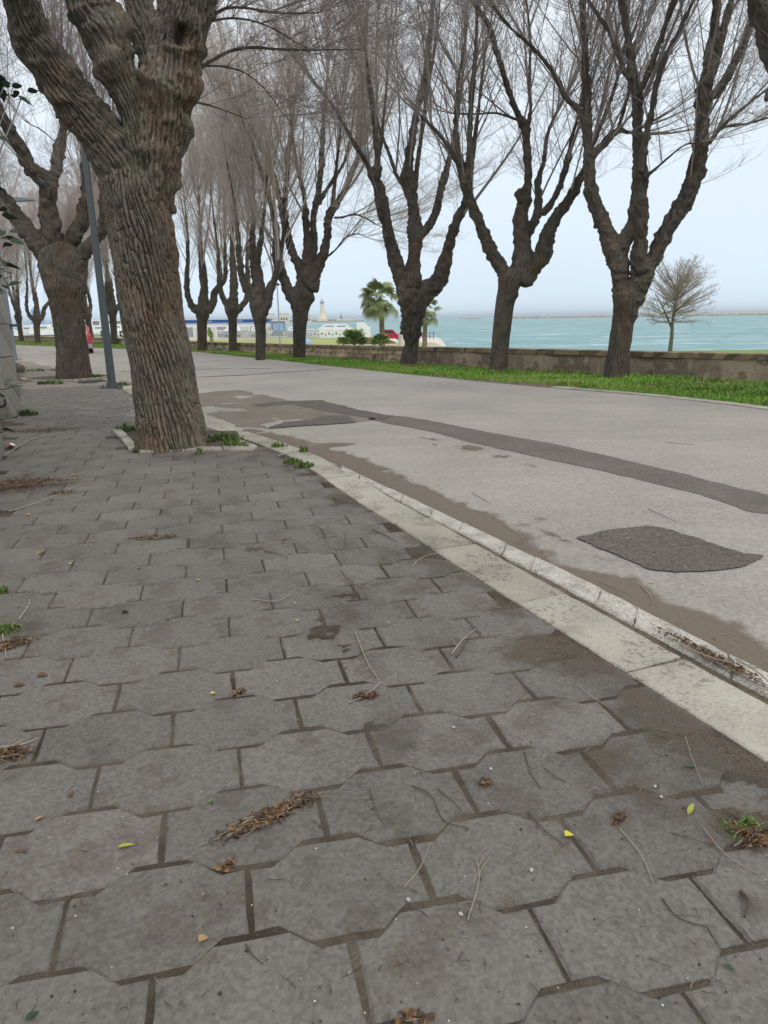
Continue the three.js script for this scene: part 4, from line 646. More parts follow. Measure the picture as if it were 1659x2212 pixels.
// ---------------------------------------------------------------- verge, sea wall
STRUCT.verge = 'earth of the grass verge between road and sea wall';
const vergeY = (t, x = 0) => lerp(ROADY - 0.012, lerp(-0.15, -0.2, sst(4, 9, x)), t);
{ const A = FAR.map((q) => [q[0] - 0.25, q[1] + 0.1]); const a = ribbon(A, WALL, 90, ROADY - 0.012, -0.15, 5); const p = a.attributes.position; for (let i = 0; i < p.count; i++) p.setY(i, vergeY((i % 6) / 5, p.getX(i))); a.computeVertexNormals(); struct('verge', a, M.verge); }
function blades(seed, h, n, spread, bend = 0.5) {                 // one little clump
  const r = rng(seed), g = new GB();
  for (let i = 0; i < n; i++) {
    const a = r() * 6.283, d = spread * Math.sqrt(r()), x = Math.cos(a) * d, z = Math.sin(a) * d, H = h * (0.5 + 0.7 * r()), w = 0.0045 + 0.004 * r(), t = r() * 6.283, bx = Math.cos(t) * H * bend * r(), bz = Math.sin(t) * H * bend * r(), px = -Math.sin(t) * w, pz = Math.cos(t) * w;
    const A = g.v(x - px, 0, z - pz, 0, 0.6, 0.8), B = g.v(x + px, 0, z + pz, 0, 0.6, 0.8), C = g.v(x + bx * 0.35 - px * 0.8, H * 0.6, z + bz * 0.35 - pz * 0.8, 0, 0.6, 0.8), D = g.v(x + bx * 0.35 + px * 0.8, H * 0.6, z + bz * 0.35 + pz * 0.8, 0, 0.6, 0.8), E = g.v(x + bx, H * (1 - 0.25 * Math.abs(bend)), z + bz, 0, 0.6, 0.8);
    g.i.push(A, B, C, B, D, C, C, D, E);
  }
  return g.geo(true);
}
{
  const kinds = [blades(1, 0.15, 16, 0.12, 0.7), blades(2, 0.2, 16, 0.13, 0.6), blades(3, 0.11, 18, 0.14, 0.9), blades(4, 0.3, 13, 0.1, 0.55)], r = rng(77), lf = lineLen(FAR), lists = [[], [], [], []], o = new THREE.Object3D(), c = new THREE.Color();
  for (let i = 0; i < 62000; i++) {
    const u = Math.pow(r(), 1.5), a = lineAt(FAR, lf * lerp(0.03, 0.95, u)), b = lineAt(WALL, wallLen * lerp(0.03, 0.86, u)), t = -0.04 + 1.02 * r(), x = lerp(a[0], b[0], t), z = lerp(a[1], b[1], t), d = Math.hypot(x, z), s = screen(x, 0, z);
    if (s[0] < -60 || s[0] > 1730 || z > -6) continue;
    const m = fbm(x * 0.7, z * 0.7, 5, 3), bare = sst(0.62, 0.7, fbm(x * 0.8, z * 0.8 + 40, 9, 4)); if (r() < bare * 0.8) continue; const edge = sst(0.06, 0.2, t + (m - 0.5) * 0.2); if (r() > edge * 1.1) continue;
    const right = sst(3, 8, x), tall = fbm(x * 0.9 + 9, z * 0.9, 3, 3);
    const k = tall > 0.56 - 0.1 * right && r() < 0.6 ? 3 : Math.floor(r() * 3);
    o.position.set(x, vergeY(t, x) - 0.012, z); o.rotation.set(0, r() * 6.283, 0); const sc = (0.7 + 0.6 * r()) * lerp(0.32, 0.48, right) * (0.55 + 0.5 * edge) * (0.8 + 0.5 * tall); const wide = 1.5 + d / 22; o.scale.set(sc * wide, sc, sc * wide); o.updateMatrix();
    const y = n3(x * 0.5, 2, z * 0.5), dry = r() < 0.05 + 0.25 * sst(0.55, 0.7, fbm(x * 0.5, z * 0.5, 31, 3)) ? 1 : 0; c.setRGB(lerp(lerp(0.12, 0.2, y), 0.34, dry) * (0.8 + 0.4 * r()), lerp(lerp(0.25, 0.34, y), 0.3, dry) * (0.8 + 0.4 * r()), lerp(0.026, 0.04, y) + 0.08 * dry); lists[k].push([o.matrix.clone(), c.clone()]);
  }
  const G = new THREE.Group(); G.name = 'verge_grass'; G.userData = { kind: 'stuff', label: 'lush green grass and weeds of the verge along the sea wall' }; scene.add(G);
  lists.forEach((L, k) => { const im = new THREE.InstancedMesh(kinds[k], M.grass, L.length); im.name = 'grass_blades'; im.userData = { kind: 'stuff' }; L.forEach(([m, col], i) => { im.setMatrixAt(i, m); im.setColorAt(i, col); }); im.castShadow = im.receiveShadow = true; G.add(im); });
}
// the wall: block masonry to the left, patched render to the right, a coping along both
const wallTop = (s) => lerp(0.6, 0.31, sst(0, 46, s));
function wallRun(name, label, s0, s1, build) { const t = thing(name, label, 'wall'); build(t, s0, s1); return t; }
const wallPoly = (s0, s1, a, b) => { const L = [], R = [], n = Math.max(1, Math.round((s1 - s0) / 3)); for (let i = 0; i <= n; i++) { const q = lineAt(WALL, lerp(s0, s1, i / n)); L.push([q[0] + q[3] * a * 1, q[1] - q[2] * a]); R.push([q[0] + q[3] * b, q[1] - q[2] * b]); } return [...L, ...R.reverse()]; };
const SPLIT = (() => { let b = 0, m = 1e9; for (let s = 5; s < 60; s += 0.05) { const q = lineAt(WALL, s), d = Math.abs(screen(q[0], 0.4, q[1])[0] - 872); if (d < m) { m = d; b = s; } } return b; })();
// on WALL (running away from the camera to the left) the road lies on the left: offset a < 0 is towards the road
function wallBox(s0, s1, y0, y1, a, b) { const q0 = lineAt(WALL, s0), q1 = lineAt(WALL, s1), g = new GB(), pts = [[q0, a], [q1, a], [q1, b], [q0, b]].map(([q, o]) => [q[0] + q[3] * o, q[1] - q[2] * o]); return [pts, y0, y1]; }
{
  wallRun('rendered_wall', 'low sea wall patched with stained brown render, right of the burly centre tree', 0, SPLIT, (t, a, b) => {
    const g = new GB(), r = rng(4), n = Math.round((b - a) / 0.14), m = 9;
    for (let i = 0; i <= n; i++) { const s = lerp(a, b, i / n), q = lineAt(WALL, s), top = wallTop(s) - 0.14; for (let j = 0; j <= m; j++) { const y = lerp(-0.32, top, j / m), hole = sst(0.56, 0.7, fbm(s * 0.9, y * 2.2, 6, 4)), o = 0.03 * (fbm(s * 2, y * 3, 2, 4) - 0.5) - 0.05 * hole; g.v(q[0] + q[3] * o, y, q[1] - q[2] * o, -q[3], 0, q[2], s, y); } }
    for (let i = 0; i < n; i++) for (let j = 0; j < m; j++) { const p = i * (m + 1) + j, q = p + m + 1; g.i.push(p, p + 1, q, p + 1, q + 1, q); }
    part('render_face', g.geo(true), M.plaster, t);
    const [c] = wallBox(a, b, 0, 0, -0.06, -0.34); const cg = [], cc = []; for (let s = a; s < b - 0.01; s += 1.5) { const e = Math.min(b, s + 1.5), y = wallTop((s + e) / 2); cg.push(slab(wallBox(s, e, 0, 0, -0.08, -0.34)[0], y - 0.15, -0.2, 0.002)); }
    part('core', mergeGeometries(cg), M.mortar, t);
    for (let s = a; s < b - 0.05; s += 1.6) { const e = Math.min(b, s + 1.6) - 0.006, y = wallTop((s + e) / 2); part('coping_stone', slab(worn(wallBox(s, e, 0, 0, 0.045, -0.4)[0], 0.12, 0.008, Math.round(s * 7)), y + (r() - 0.5) * 0.008, y - 0.142, 0.02, r() * 3, r() * 3), M.coping, t); }
  });
  wallRun('stone_wall', 'low wall of tan stone blocks running left behind the tree row', SPLIT, wallLen * 0.93, (t, a, b) => {
    const r = rng(6), cg = [], rest = []; let n = 0;
    for (let s = a; s < b - 0.01; s += 1.5) { const e = Math.min(b, s + 1.5), y = wallTop((s + e) / 2); cg.push(slab(wallBox(s, e, 0, 0, -0.03, -0.34)[0], y - 0.13, -0.25, 0.002)); }
    part('mortar_core', mergeGeometries(cg), M.mortar, t);
    for (let s = a; s < b - 0.05; s += 1.4) { const e = Math.min(b, s + 1.4) - 0.006, y = wallTop((s + e) / 2); part('coping_stone', slab(s < a + 40 ? worn(wallBox(s, e, 0, 0, 0.05, -0.4)[0], 0.14, 0.008, Math.round(s * 5)) : wallBox(s, e, 0, 0, 0.05, -0.4)[0], y + (r() - 0.5) * 0.01, y - 0.125, 0.018, r() * 3, r() * 3), M.coping, t); }
    for (let c = 0; c < 4; c++) for (let s = a + 0.01; s < b - 0.3;) {
      const l = 0.22 + r() * 0.42, e = Math.min(b, s + l), y1 = wallTop(s) - 0.135 - c * 0.185, y0 = y1 - 0.185, fr = 0.004 + r() * 0.022;
      const g = slab(wallBox(s + 0.009, e - 0.009, 0, 0, fr, -0.08)[0], y1 - 0.008, y0 + 0.008, 0.012, r() * 4, r() * 4), m = M.stone[Math.floor(r() * 4)];
      const q = lineAt(WALL, s), px = screen(q[0], y1, q[1]); if (n < 300 && px[0] > 430 && c < 3) { const o = meshOf(g, m); o.name = n ? 'stone_block_' + String(n).padStart(3, '0') : 'stone_block'; t.add(o); n++; } else rest.push(g);
      s = e;
    }
    if (rest.length) { const o = part('stone_blocks', mergeGeometries(rest), M.stone[1], t); o.userData.kind = 'stuff'; }
  });
}
// ---------------------------------------------------------------- land beyond the wall, the sea
const SEAY = -2.8, shore = [[80, 10], [46, -18], [25, -37], [18.6, -43], [11, -46], [6, -53], [6, -75], [9, -100], [10.6, -121], [0, -131], [-14, -140], [-40, -165], [-130, -215], [-220, -160], [-140, -60], [0, 0], [30, 20]];
const landY = (x, z) => { const r = Math.hypot(x, z); return -0.22 - 1.45 * sst(25, 80, r) + 0.3 * sst(13, 21, x) * sst(60, 30, r) - 0.25 * sst(10, 4, x) * sst(28, 45, r) * sst(75, 60, r); };
STRUCT.park = 'strip of park grass and paths between the sea wall and the water';
{
  const g = new GB(true), x0 = -170, z0 = -225, n = 236, m = 225, id = new Map(), c = [0, 0, 0];
  const at = (i, j) => { const k = j * 1000 + i; if (!id.has(k)) { const x = x0 + i, z = z0 + j, d = inPoly(x, z, shore) ? polyDist(x, z, shore) : -polyDist(x, z, shore); const y = lerp(-4, landY(x, z), sst(-1.6, 1.2, d)); id.set(k, g.v(x, y, z, 0, 1, 0, x, z));
    const r = Math.hypot(x, z), f = fbm(x * 0.25, z * 0.25, 3, 4); let col = x > 10 ? [0.13 + 0.06 * f, 0.22 + 0.07 * f, 0.045] : [0.25 + 0.1 * f, 0.29 + 0.08 * f, 0.11];
    if (d < 1.6) col = [0.42, 0.38, 0.3]; const path = -side(x, z, WALL); if (x < 4 && r > 66 && r < 84 && z < -50) col = [0.62, 0.58, 0.5]; if (x > -2 && z < -94) col = [0.62, 0.56, 0.48]; if (x < -2 && r > 128) col = [0.45, 0.42, 0.36];
    g.c.push(...col); } return id.get(k); };
  for (let j = 0; j < m; j++) for (let i = 0; i < n; i++) { const x = x0 + i + 0.5, z = z0 + j + 0.5; if (side(x, z, WALL) < 0.6 || z > -3) continue; if (!inPoly(x, z, shore) && polyDist(x, z, shore) > 3) continue; const a = at(i, j), b = at(i + 1, j), d = at(i, j + 1), e = at(i + 1, j + 1); g.i.push(a, d, b, b, d, e); }
  struct('park', g.geo(true), M.lawn);
  const fill = ribbon(WALL.map((q) => [q[0] + 0.2, q[1] - 0.1]), WALL.map((q, i) => [q[0] + 1.9, q[1] - 1.6]), 60, -0.24, -0.24); struct('park_edge', fill, M.lawn); fill.setAttribute('color', new THREE.Float32BufferAttribute(new Float32Array(fill.attributes.position.count * 3).map((_, i) => [0.2, 0.25, 0.09][i % 3]), 3));
}
STRUCT.sea = 'wide turquoise wind-ruffled sea';
{
  const g = new THREE.PlaneGeometry(30000, 16000); g.rotateX(-Math.PI / 2); g.translate(0, SEAY, -8000); const uv = g.attributes.uv, p = g.attributes.position; for (let i = 0; i < p.count; i++) uv.setXY(i, p.getX(i) / 30, p.getZ(i) / 30);
  const seaT = tex(512, (u, v) => { const a = pf(u, v, 6, 22, 111, 5), f = sst(0.66, 0.74, pf(u, v, 18, 60, 112, 3)); return [lerp(0.04 + 0.15 * a, 0.55, f * 0.8), lerp(0.19 + 0.17 * a, 0.62, f * 0.8), lerp(0.2 + 0.17 * a, 0.62, f * 0.8)]; });
  seaT.repeat.set(0.25, 0.25);
  struct('sea', g, std({ map: seaT, roughness: 0.4, bumpMap: waterB, bumpScale: 0.6 }));
}
STRUCT.seabed = 'sea bed';
{ const g = new THREE.PlaneGeometry(30000, 16000); g.rotateX(-Math.PI / 2); g.translate(0, -6, -8000); struct('seabed', g, M.mud); }
// ---------------------------------------------------------------- far things on the water
function rocks(n, len, h, w, seed) { const r = rng(seed), l = []; for (let i = 0; i < n; i++) { const s = h * (0.5 + r() * 0.6), g = new THREE.DodecahedronGeometry(s, 0); g.scale(1 + r(), 0.7 + 0.4 * r(), 1 + r()); g.rotateY(r() * 6); g.translate((r() - 0.5) * len, (r() - 0.3) * h * 0.6, (r() - 0.5) * w); l.push(g); } return mergeGeometries(l); }
{ // breakwater on the right
  const D = 1500, a = zp(1085, 683, -D), b = zp(1760, 676, -D * 0.93); a.y = b.y = SEAY; const len = a.distanceTo(b), t = thing('breakwater', 'long low rubble breakwater on the horizon, right', 'breakwater', [(a.x + b.x) / 2, SEAY, (a.z + b.z) / 2], -Math.atan2(b.z - a.z, b.x - a.x));
  part('rubble', rocks(1000, len, 3.4, 12, 3), M.rock, t); part('parapet', merged([box(len * 0.62, 3.4, 4, len * 0.19, 5, -5), box(len * 0.36, 2, 4, -len * 0.3, 3.6, -5)]), M.pale, t);
  const c = zp(1015, 684.5, -1700); c.y = SEAY; const h = thing('rocky_pier', 'small rocky pier head with a thin mast left of the breakwater', 'pier', [c.x, SEAY, c.z]); part('mound', rocks(120, 46, 2.2, 14, 9), M.rock, h); part('platform', box(20, 3.4, 8, 3, 2.2, 0), M.pale, h); part('mast', cyl(0.5, 0.35, 9, 0, 3, 0, 6), M.grey, h);
}
{ // lighthouse and its pier
  const D = 1120, q = zp(697, 693, -D), k = D / F, t = thing('lighthouse', 'tall pale stone lighthouse on the distant pier', 'lighthouse', [q.x, SEAY, q.z]);
  const H = 34; part('base', merged([box(16, 4.5, 14, 0, 2.2, 0), new THREE.CylinderGeometry(4.2, 7, 9, 8).translate(0, 9, 0)]), M.cream, t);
  part('shaft', cyl(3.6, 2.7, H - 17, 0, 12.5, 0, 8), M.cream, t); part('gallery', merged([cyl(3.6, 4.1, 1, 0, H - 5.2, 0, 12), cyl(2.9, 2.9, 1.6, 0, H - 6.4, 0, 12)]), M.grey, t);
  part('lantern', merged([cyl(1.9, 1.9, 2.6, 0, H - 4.2, 0, 10)]), M.pale, t); part('roof', merged([new THREE.ConeGeometry(2.3, 1.8, 10).translate(0, H - 0.7, 0), cyl(0.15, 0.1, 2, 0, H, 0, 5)]), M.grey, t);
  const P = thing('harbour_pier', 'long tan harbour pier carrying the lighthouse', 'pier', [q.x, SEAY, q.z + 4]);
  part('quay', merged([box(112, 2.2, 16, 8, 0.4, 0), box(80, 2.4, 1.5, -12, 2.2, -6)]), M.rock, P); for (const g of [box(14, 4.6, 8, -24, 3.6, 0), box(8, 3.4, 7, 26, 3, 0), box(18, 2.4, 6, 42, 2.4, 0)]) part('store_house', g, M.cream, P);
  const m = zp(737, 690, -D); const s = thing('harbour_monument', 'small dark pointed monument on the end of the pier', 'monument', [m.x, SEAY, m.z]); part('plinth', box(5, 3.4, 5, 0, 3, 0), M.pale, s); part('figure', merged([new THREE.ConeGeometry(2.1, 4.6, 8).translate(0, 7, 0), cyl(0.6, 0.45, 5, 0, 8, 0, 6)]), M.dark, s);
  for (const [x0, x1, yt, lab, ww] of [[575, 592, 678, 'pale square harbour building left of the thin park lamp', 1], [606, 624, 678, 'tan flat-roofed harbour building right of the thin park lamp', 1], [660, 672, 682, 'small pale house at the landward end of the pier', 0.7]]) { const a = zp(x0, 694, -900), b = zp(x1, 694, -900), w = b.x - a.x, h = zp(x0, yt, -900).y - SEAY, t2 = thing('harbour_building', lab, 'building', [(a.x + b.x) / 2, SEAY, a.z]); part('wall', box(w, h, 8, 0, h / 2, 0), M.cream, t2); part('roof', box(w + 0.6, 0.5, 8.6, 0, h + 0.25, 0), M.pale, t2); for (let i = 0; i < 3; i++) part('window', box(w * 0.16, h * 0.3, 0.2, w * (-0.3 + 0.3 * i), h * 0.45, 4.05), M.dark, t2); }
}
// ---------------------------------------------------------------- boat yard on the far shore, left
function textShape(txt, h, w, colour, bg) { const c = document.createElement('canvas'); c.width = w; c.height = h; const x = c.getContext('2d'); x.fillStyle = bg; x.fillRect(0, 0, w, h); x.fillStyle = colour; x.font = `bold ${Math.round(h * 0.62)}px sans-serif`; x.textBaseline = 'middle'; for (const [s, u] of txt) x.fillText(s.split('').join(' '), u * w, h * 0.53); const t = new THREE.CanvasTexture(c); t.colorSpace = THREE.SRGBColorSpace; return t; }
function onLand(px, py, D) { const p = zp(px, py, -D); return p; }
{
  const D = 146, L = zp(372, 727, -D), R = zp(588, 727, -D), w = R.x - L.x, y0 = landY(L.x, -D), top = zp(480, 690.5, -D).y, h = top - y0, t = thing('boat_shed', 'long white shed with a blue lettered fascia behind the slim trees', 'building', [(L.x + R.x) / 2, y0, -D]);
  part('wall', box(w, h - 0.1, 7, 0, (h - 0.1) / 2, -3.5), M.white, t);
  const fh = 0.62; part('fascia', box(w + 0.3, fh, 0.3, 0, h - fh / 2, 0.12), M.blue, t);
  const sg = new THREE.PlaneGeometry(w * 0.96, fh * 0.9); sg.translate(0, h - fh / 2, 0.275); part('lettering', sg, std({ map: textShape([['SERVICE', 0.0], ['SARK', 0.345], ['TIBERIO', 0.62]], 64, 2048, '#e8eef5', '#26569c') }), t);
  part('roof', box(w + 0.6, 0.12, 7.6, 0, h + 0.06, -3.4), M.pale, t);
  for (let i = 0; i < 9; i++) part('bay_door', box(w / 9 - 0.35, h * 0.58, 0.1, -w / 2 + (i + 0.5) * w / 9, h * 0.29, 0.03), i % 3 === 1 ? M.grey : M.pale, t);
  const cabin = zp(604, 727, -D); const c = thing('glazed_kiosk', 'grey glazed kiosk right of the white boat shed', 'kiosk', [cabin.x, y0, -D + 1]); part('body', box(2.2, 2.9, 2.5, 0, 1.45, -1), M.grey, c); part('roof', box(2.7, 0.12, 3, 0, 2.98, -1), M.white, c); for (const i of [-1, 0, 1]) part('window', box(0.56, 1.5, 0.05, i * 0.66, 1.7, 0.28), M.paleBlue, c);
}
function makeBoat() {                                             // motor yacht ashore, bow to +x, about 9 m
  const g = new GB(), n = 14, m = 6;
  for (let i = 0; i <= n; i++) { const u = i / n, x = lerp(-4.4, 4.8, u), bw = 1.45 * Math.pow(1 - Math.pow(u, 3.2), 0.8), sh = lerp(1.55, 2.15, u * u); for (let j = -m; j <= m; j++) { const v = Math.abs(j) / m, z = Math.sign(j) * bw * Math.pow(v, 0.6), y = lerp(lerp(0.45, 1.2, Math.pow(u, 4)), sh, Math.pow(v, 1.7)); g.v(x, y, z, 0, 0, 1, u, v); } }
  const k = 2 * m + 1; for (let i = 0; i < n; i++) for (let j = 0; j < 2 * m; j++) { const a = i * k + j; g.i.push(a, a + 1, a + k, a + 1, a + k + 1, a + k); }
  for (let i = 0; i < n; i++) { const a = i * k, b = a + 2 * m; g.i.push(a, a + k, b, a + k, b + k, b); } for (let j = 1; j < 2 * m - 1; j++) g.i.push(0, j + 1, j);
  const t = new THREE.Group(); t.name = 'boat'; part('hull', g.geo(true), M.hull, t);
  const sh = new THREE.Shape(); sh.moveTo(-2.8, 0); sh.lineTo(2.6, 0.1); sh.lineTo(1.2, 0.75); sh.lineTo(0.4, 1.35); sh.lineTo(-2.3, 1.4); sh.lineTo(-2.8, 0); const cg = new THREE.ExtrudeGeometry(sh, { depth: 1.9, bevelEnabled: true, bevelSize: 0.08, bevelThickness: 0.08, bevelSegments: 2 }); cg.translate(0, 1.75, -0.95); part('cabin', cg, M.white, t);
  part('window', box(2.2, 0.3, 2.12, -0.9, 2.72, 0), M.grey, t); part('windscreen', box(0.05, 0.62, 1.6, 0.98, 2.72, 0, 0, 0.75), M.glass, t);
  part('rail', merged([box(4, 0.05, 0.05, 2.4, 2.75, 0.75), box(4, 0.05, 0.05, 2.4, 2.75, -0.75), ...[0.6, 1.8, 3, 4.2].flatMap((x) => [box(0.05, 0.75, 0.05, x, 2.4, 0.75), box(0.05, 0.75, 0.05, x, 2.4, -0.75)])]), M.metal, t);
  part('mast', cyl(0.06, 0.04, 1.5, -1.2, 3.1, 0, 6), M.metal, t); part('stripe', merged([box(6.4, 0.14, 0.03, -0.6, 1.4, 1.4), box(6.4, 0.14, 0.03, -0.6, 1.4, -1.4)]), M.navy, t);
  part('cradle', merged([box(0.2, 0.9, 2.2, -2.4, 0.3, 0), box(0.2, 0.9, 2.0, 1.6, 0.35, 0), box(5, 0.15, 0.2, -0.4, 0, 0.8), box(5, 0.15, 0.2, -0.4, 0, -0.8)]), M.grey, t);
  return t;
}
{
  const proto = makeBoat(); let first = true;
  const put = (px, py, D, turn, k, label) => { const p = zp(px, py, -D), y = landY(p.x, p.z) + 0.1; let b = first ? proto : proto.clone(); first = false; b.name = numbered('boat'); b.userData = { label, category: 'boat', group: 'boats laid up along the shore' }; b.position.set(p.x, y, p.z); b.rotation.y = turn; b.scale.setScalar(k * 0.68); scene.add(b); };
  put(30, 728, 112, 0.5, 1.0, 'white motor boat ashore right beside the far lamp post');
  put(64, 728, 116, 2.9, 1.25, 'white motor boat between the two leftmost thin trees, with a frame over its deck');
  put(104, 728, 112, 0.2, 1.3, 'large white boat just left of the second pavement tree, before the blue covered boat');
  put(178, 724, 120, 1.2, 1.25, 'white boat showing above the roof of the red car');
  put(212, 725, 116, 3.3, 1.2, 'white boat with dark windows left of the near lamp post');
  put(262, 726, 118, 0.1, 1.25, 'white boat with a navy band right of the near lamp post');
  put(500, 727, 140, 3.0, 0.9, 'white boat lying before the shed between the two slim tree trunks');
  put(560, 727, 138, 0.2, 0.8, 'small white boat by the railings before the right end of the shed');
  put(640, 727, 136, 0.15, 0.8, 'small white boat left of the plain straight tree trunk');
  put(705, 727, 128, 3.2, 1.0, 'low white boat under the lighthouse');
  put(745, 728, 126, 0.1, 1.0, 'low white boat just left of the white gable screen');
  const a = zp(90, 728, -122), cv = thing('covered_boat', 'tall boat wrapped in a sky blue cover behind the thin trees at left', 'boat', [a.x, landY(a.x, a.z), a.z]); { const sh = new THREE.Shape(); sh.moveTo(-0.9, 0); sh.lineTo(0.9, 0); sh.lineTo(0.55, 2.6); sh.lineTo(0.1, 3.2); sh.lineTo(-0.5, 2.7); const g = new THREE.ExtrudeGeometry(sh, { depth: 1.2, bevelSize: 0.1, bevelThickness: 0.1, bevelSegments: 1 }); g.translate(0, 2.6, 0); part('cover', g, M.paleBlue, cv); part('hull', box(2.4, 2.5, 2, 0, 1.4, 0.6), M.hull, cv); part('mast', cyl(0.07, 0.05, 4, 0, 5, 0.6, 6), M.metal, cv); }
  const s = zp(215, 727, -132), sh = thing('pale_shed', 'pale grey shed with white posts behind the boats left of the near lamp post', 'building', [s.x, landY(s.x, s.z), s.z]); part('wall', box(6.4, 3.4, 5, 0, 1.7, 0), M.grey, sh); part('roof', box(6.9, 0.25, 5.5, 0, 3.5, 0), M.white, sh); for (let i = 0; i < 5; i++) part('post', box(0.22, 3.4, 0.2, -2.9 + i * 1.45, 1.7, 2.62), M.white, sh);
  const w = zp(786, 729, -120), y0 = landY(w.x, w.z), W = zp(800, 729, -120).x - zp(771, 729, -120).x, H = zp(786, 696, -120).y - y0; const gs = thing('white_screen', 'white chamfered gable screen with a blue emblem left of the palm', 'screen', [w.x, y0, w.z]);
  { const q = new THREE.Shape(); q.moveTo(-W / 2, 0); q.lineTo(W / 2, 0); q.lineTo(W / 2, H * 0.72); q.lineTo(W * 0.34, H * 0.74); q.lineTo(W * 0.1, H); q.lineTo(-W / 2, H); const g = new THREE.ExtrudeGeometry(q, { depth: 0.25, bevelEnabled: false }); part('panel', g, M.white, gs); part('emblem', merged([box(0.1, 0.55, 0.04, -0.32, H * 0.52, 0.27, 0, 0.15), box(0.1, 0.4, 0.04, -0.12, H * 0.5, 0.27, 0, 0.15), box(0.24, 0.1, 0.04, -0.05, H * 0.36, 0.27)]), M.blue, gs); }
  const lw = thing('white_hoarding', 'long low white hoarding painted with small orange and blue marks before the sea', 'hoarding', [zp(715, 729, -124).x, y0, -124]); part('board', box(zp(770, 729, -124).x - zp(668, 729, -124).x, 1.15, 0.2, 0.3, 0.6, 0), M.white, lw); for (let i = 0; i < 12; i++) part('painted_mark', box(0.28, 0.4, 0.03, -3.4 + i * 0.62, 0.55 + 0.2 * (i % 2), 0.12, 0, (i % 3) - 1), i % 2 ? M.leafTan : M.paleBlue, lw);
  // fence of thin bars
  const F0 = zp(470, 730, -128), F1 = zp(690, 730, -122), fn = thing('yard_fence', 'pale railing fence in front of the boat yard', 'fence', [F0.x, landY(F0.x, F0.z), F0.z], -Math.atan2(F1.z - F0.z, F1.x - F0.x)), fl = F0.distanceTo(F1), bars = []; for (let x = 0; x < fl; x += 0.22) bars.push(box(0.045, 1.3, 0.045, x, 0.75, 0)); const bm = part('bars', mergeGeometries(bars), M.grey, fn); bm.userData.kind = 'stuff'; part('rail', merged([box(fl, 0.07, 0.07, fl / 2, 1.35, 0), box(fl, 0.07, 0.07, fl / 2, 0.2, 0)]), M.grey, fn); for (let x = 0; x < fl; x += 2.6) part('post', box(0.1, 1.5, 0.1, x, 0.75, 0), M.pale, fn);
  const cp = zp(457, 729, -110), cy = thing('potted_cypress', 'small tilted olive cypress in a terracotta pot before the white shed', 'plant', [cp.x, landY(cp.x, cp.z), cp.z]); { const l = []; const r = rng(8); for (let i = 0; i < 260; i++) { const y = r(), g = new THREE.TetrahedronGeometry(0.14 + 0.08 * r()); g.rotateX(r() * 6); g.rotateY(r() * 6); const a2 = r() * 6.28, d = 0.36 * Math.sin(Math.PI * Math.pow(y, 0.7)) * Math.sqrt(r()); g.translate(Math.cos(a2) * d - y * 0.3, 0.6 + y * 1.5, Math.sin(a2) * d); l.push(g); } part('crown', mergeGeometries(l), M.frondLow, cy); part('pot', cyl(0.26, 0.36, 0.5, 0, 0, 0, 14), M.leafTan, cy); part('stem', cyl(0.05, 0.04, 0.6, 0, 0.4, 0, 6), M.palmTrunk, cy); }
  const bt = zp(664, 737, -92), bh = thing('tarpaulin_heap', 'low blue tarpaulin-covered heap just right of the plain straight trunk', 'tarpaulin', [bt.x, landY(bt.x, bt.z), bt.z]); { const g = new THREE.SphereGeometry(1, 14, 8, 0, 6.2832, 0, Math.PI / 2); g.scale(0.62, 0.78, 0.6); part('cover', g, M.paleBlue, bh); part('edge', cyl(0.64, 0.62, 0.1, 0, 0, 0, 14), M.pale, bh); }
  const eb = zp(818, 733, -88), em = thing('brown_planter', 'long low brown earth bank left of the palm trunk', 'planter', [eb.x - 1.2, landY(eb.x, eb.z), eb.z]); { const g = new THREE.SphereGeometry(1, 18, 8, 0, 6.2832, 0, Math.PI / 2); g.scale(3.4, 0.95, 1.2); part('earth', g, std({ map: rep(soilT, 2), color: lin(2.2, 1.5, 1.0) }), em); part('kerb', box(6.8, 0.16, 0.2, 0, 0.08, 1.25), M.pale, em); }
}
// railing by the promenade
{
  const a = zp(912, 731, -108), b = zp(937, 731, -104), y = zp(925, 731.5, -106).y, len = a.distanceTo(b), t = thing('railing', 'short dark iron railing by the water right of the burly tree', 'railing', [a.x, y, a.z], -Math.atan2(b.z - a.z, b.x - a.x));
  for (let i = 0; i < 4; i++) part('post', box(0.07, 0.95 + (i === 3 ? 0.2 : 0), 0.07, len * i / 3, 0.48, 0), M.dark, t); part('rail', box(len, 0.06, 0.06, len / 2, 0.85, 0), M.dark, t); part('rail', box(len, 0.06, 0.06, len / 2, 0.22, 0), M.dark, t);
}
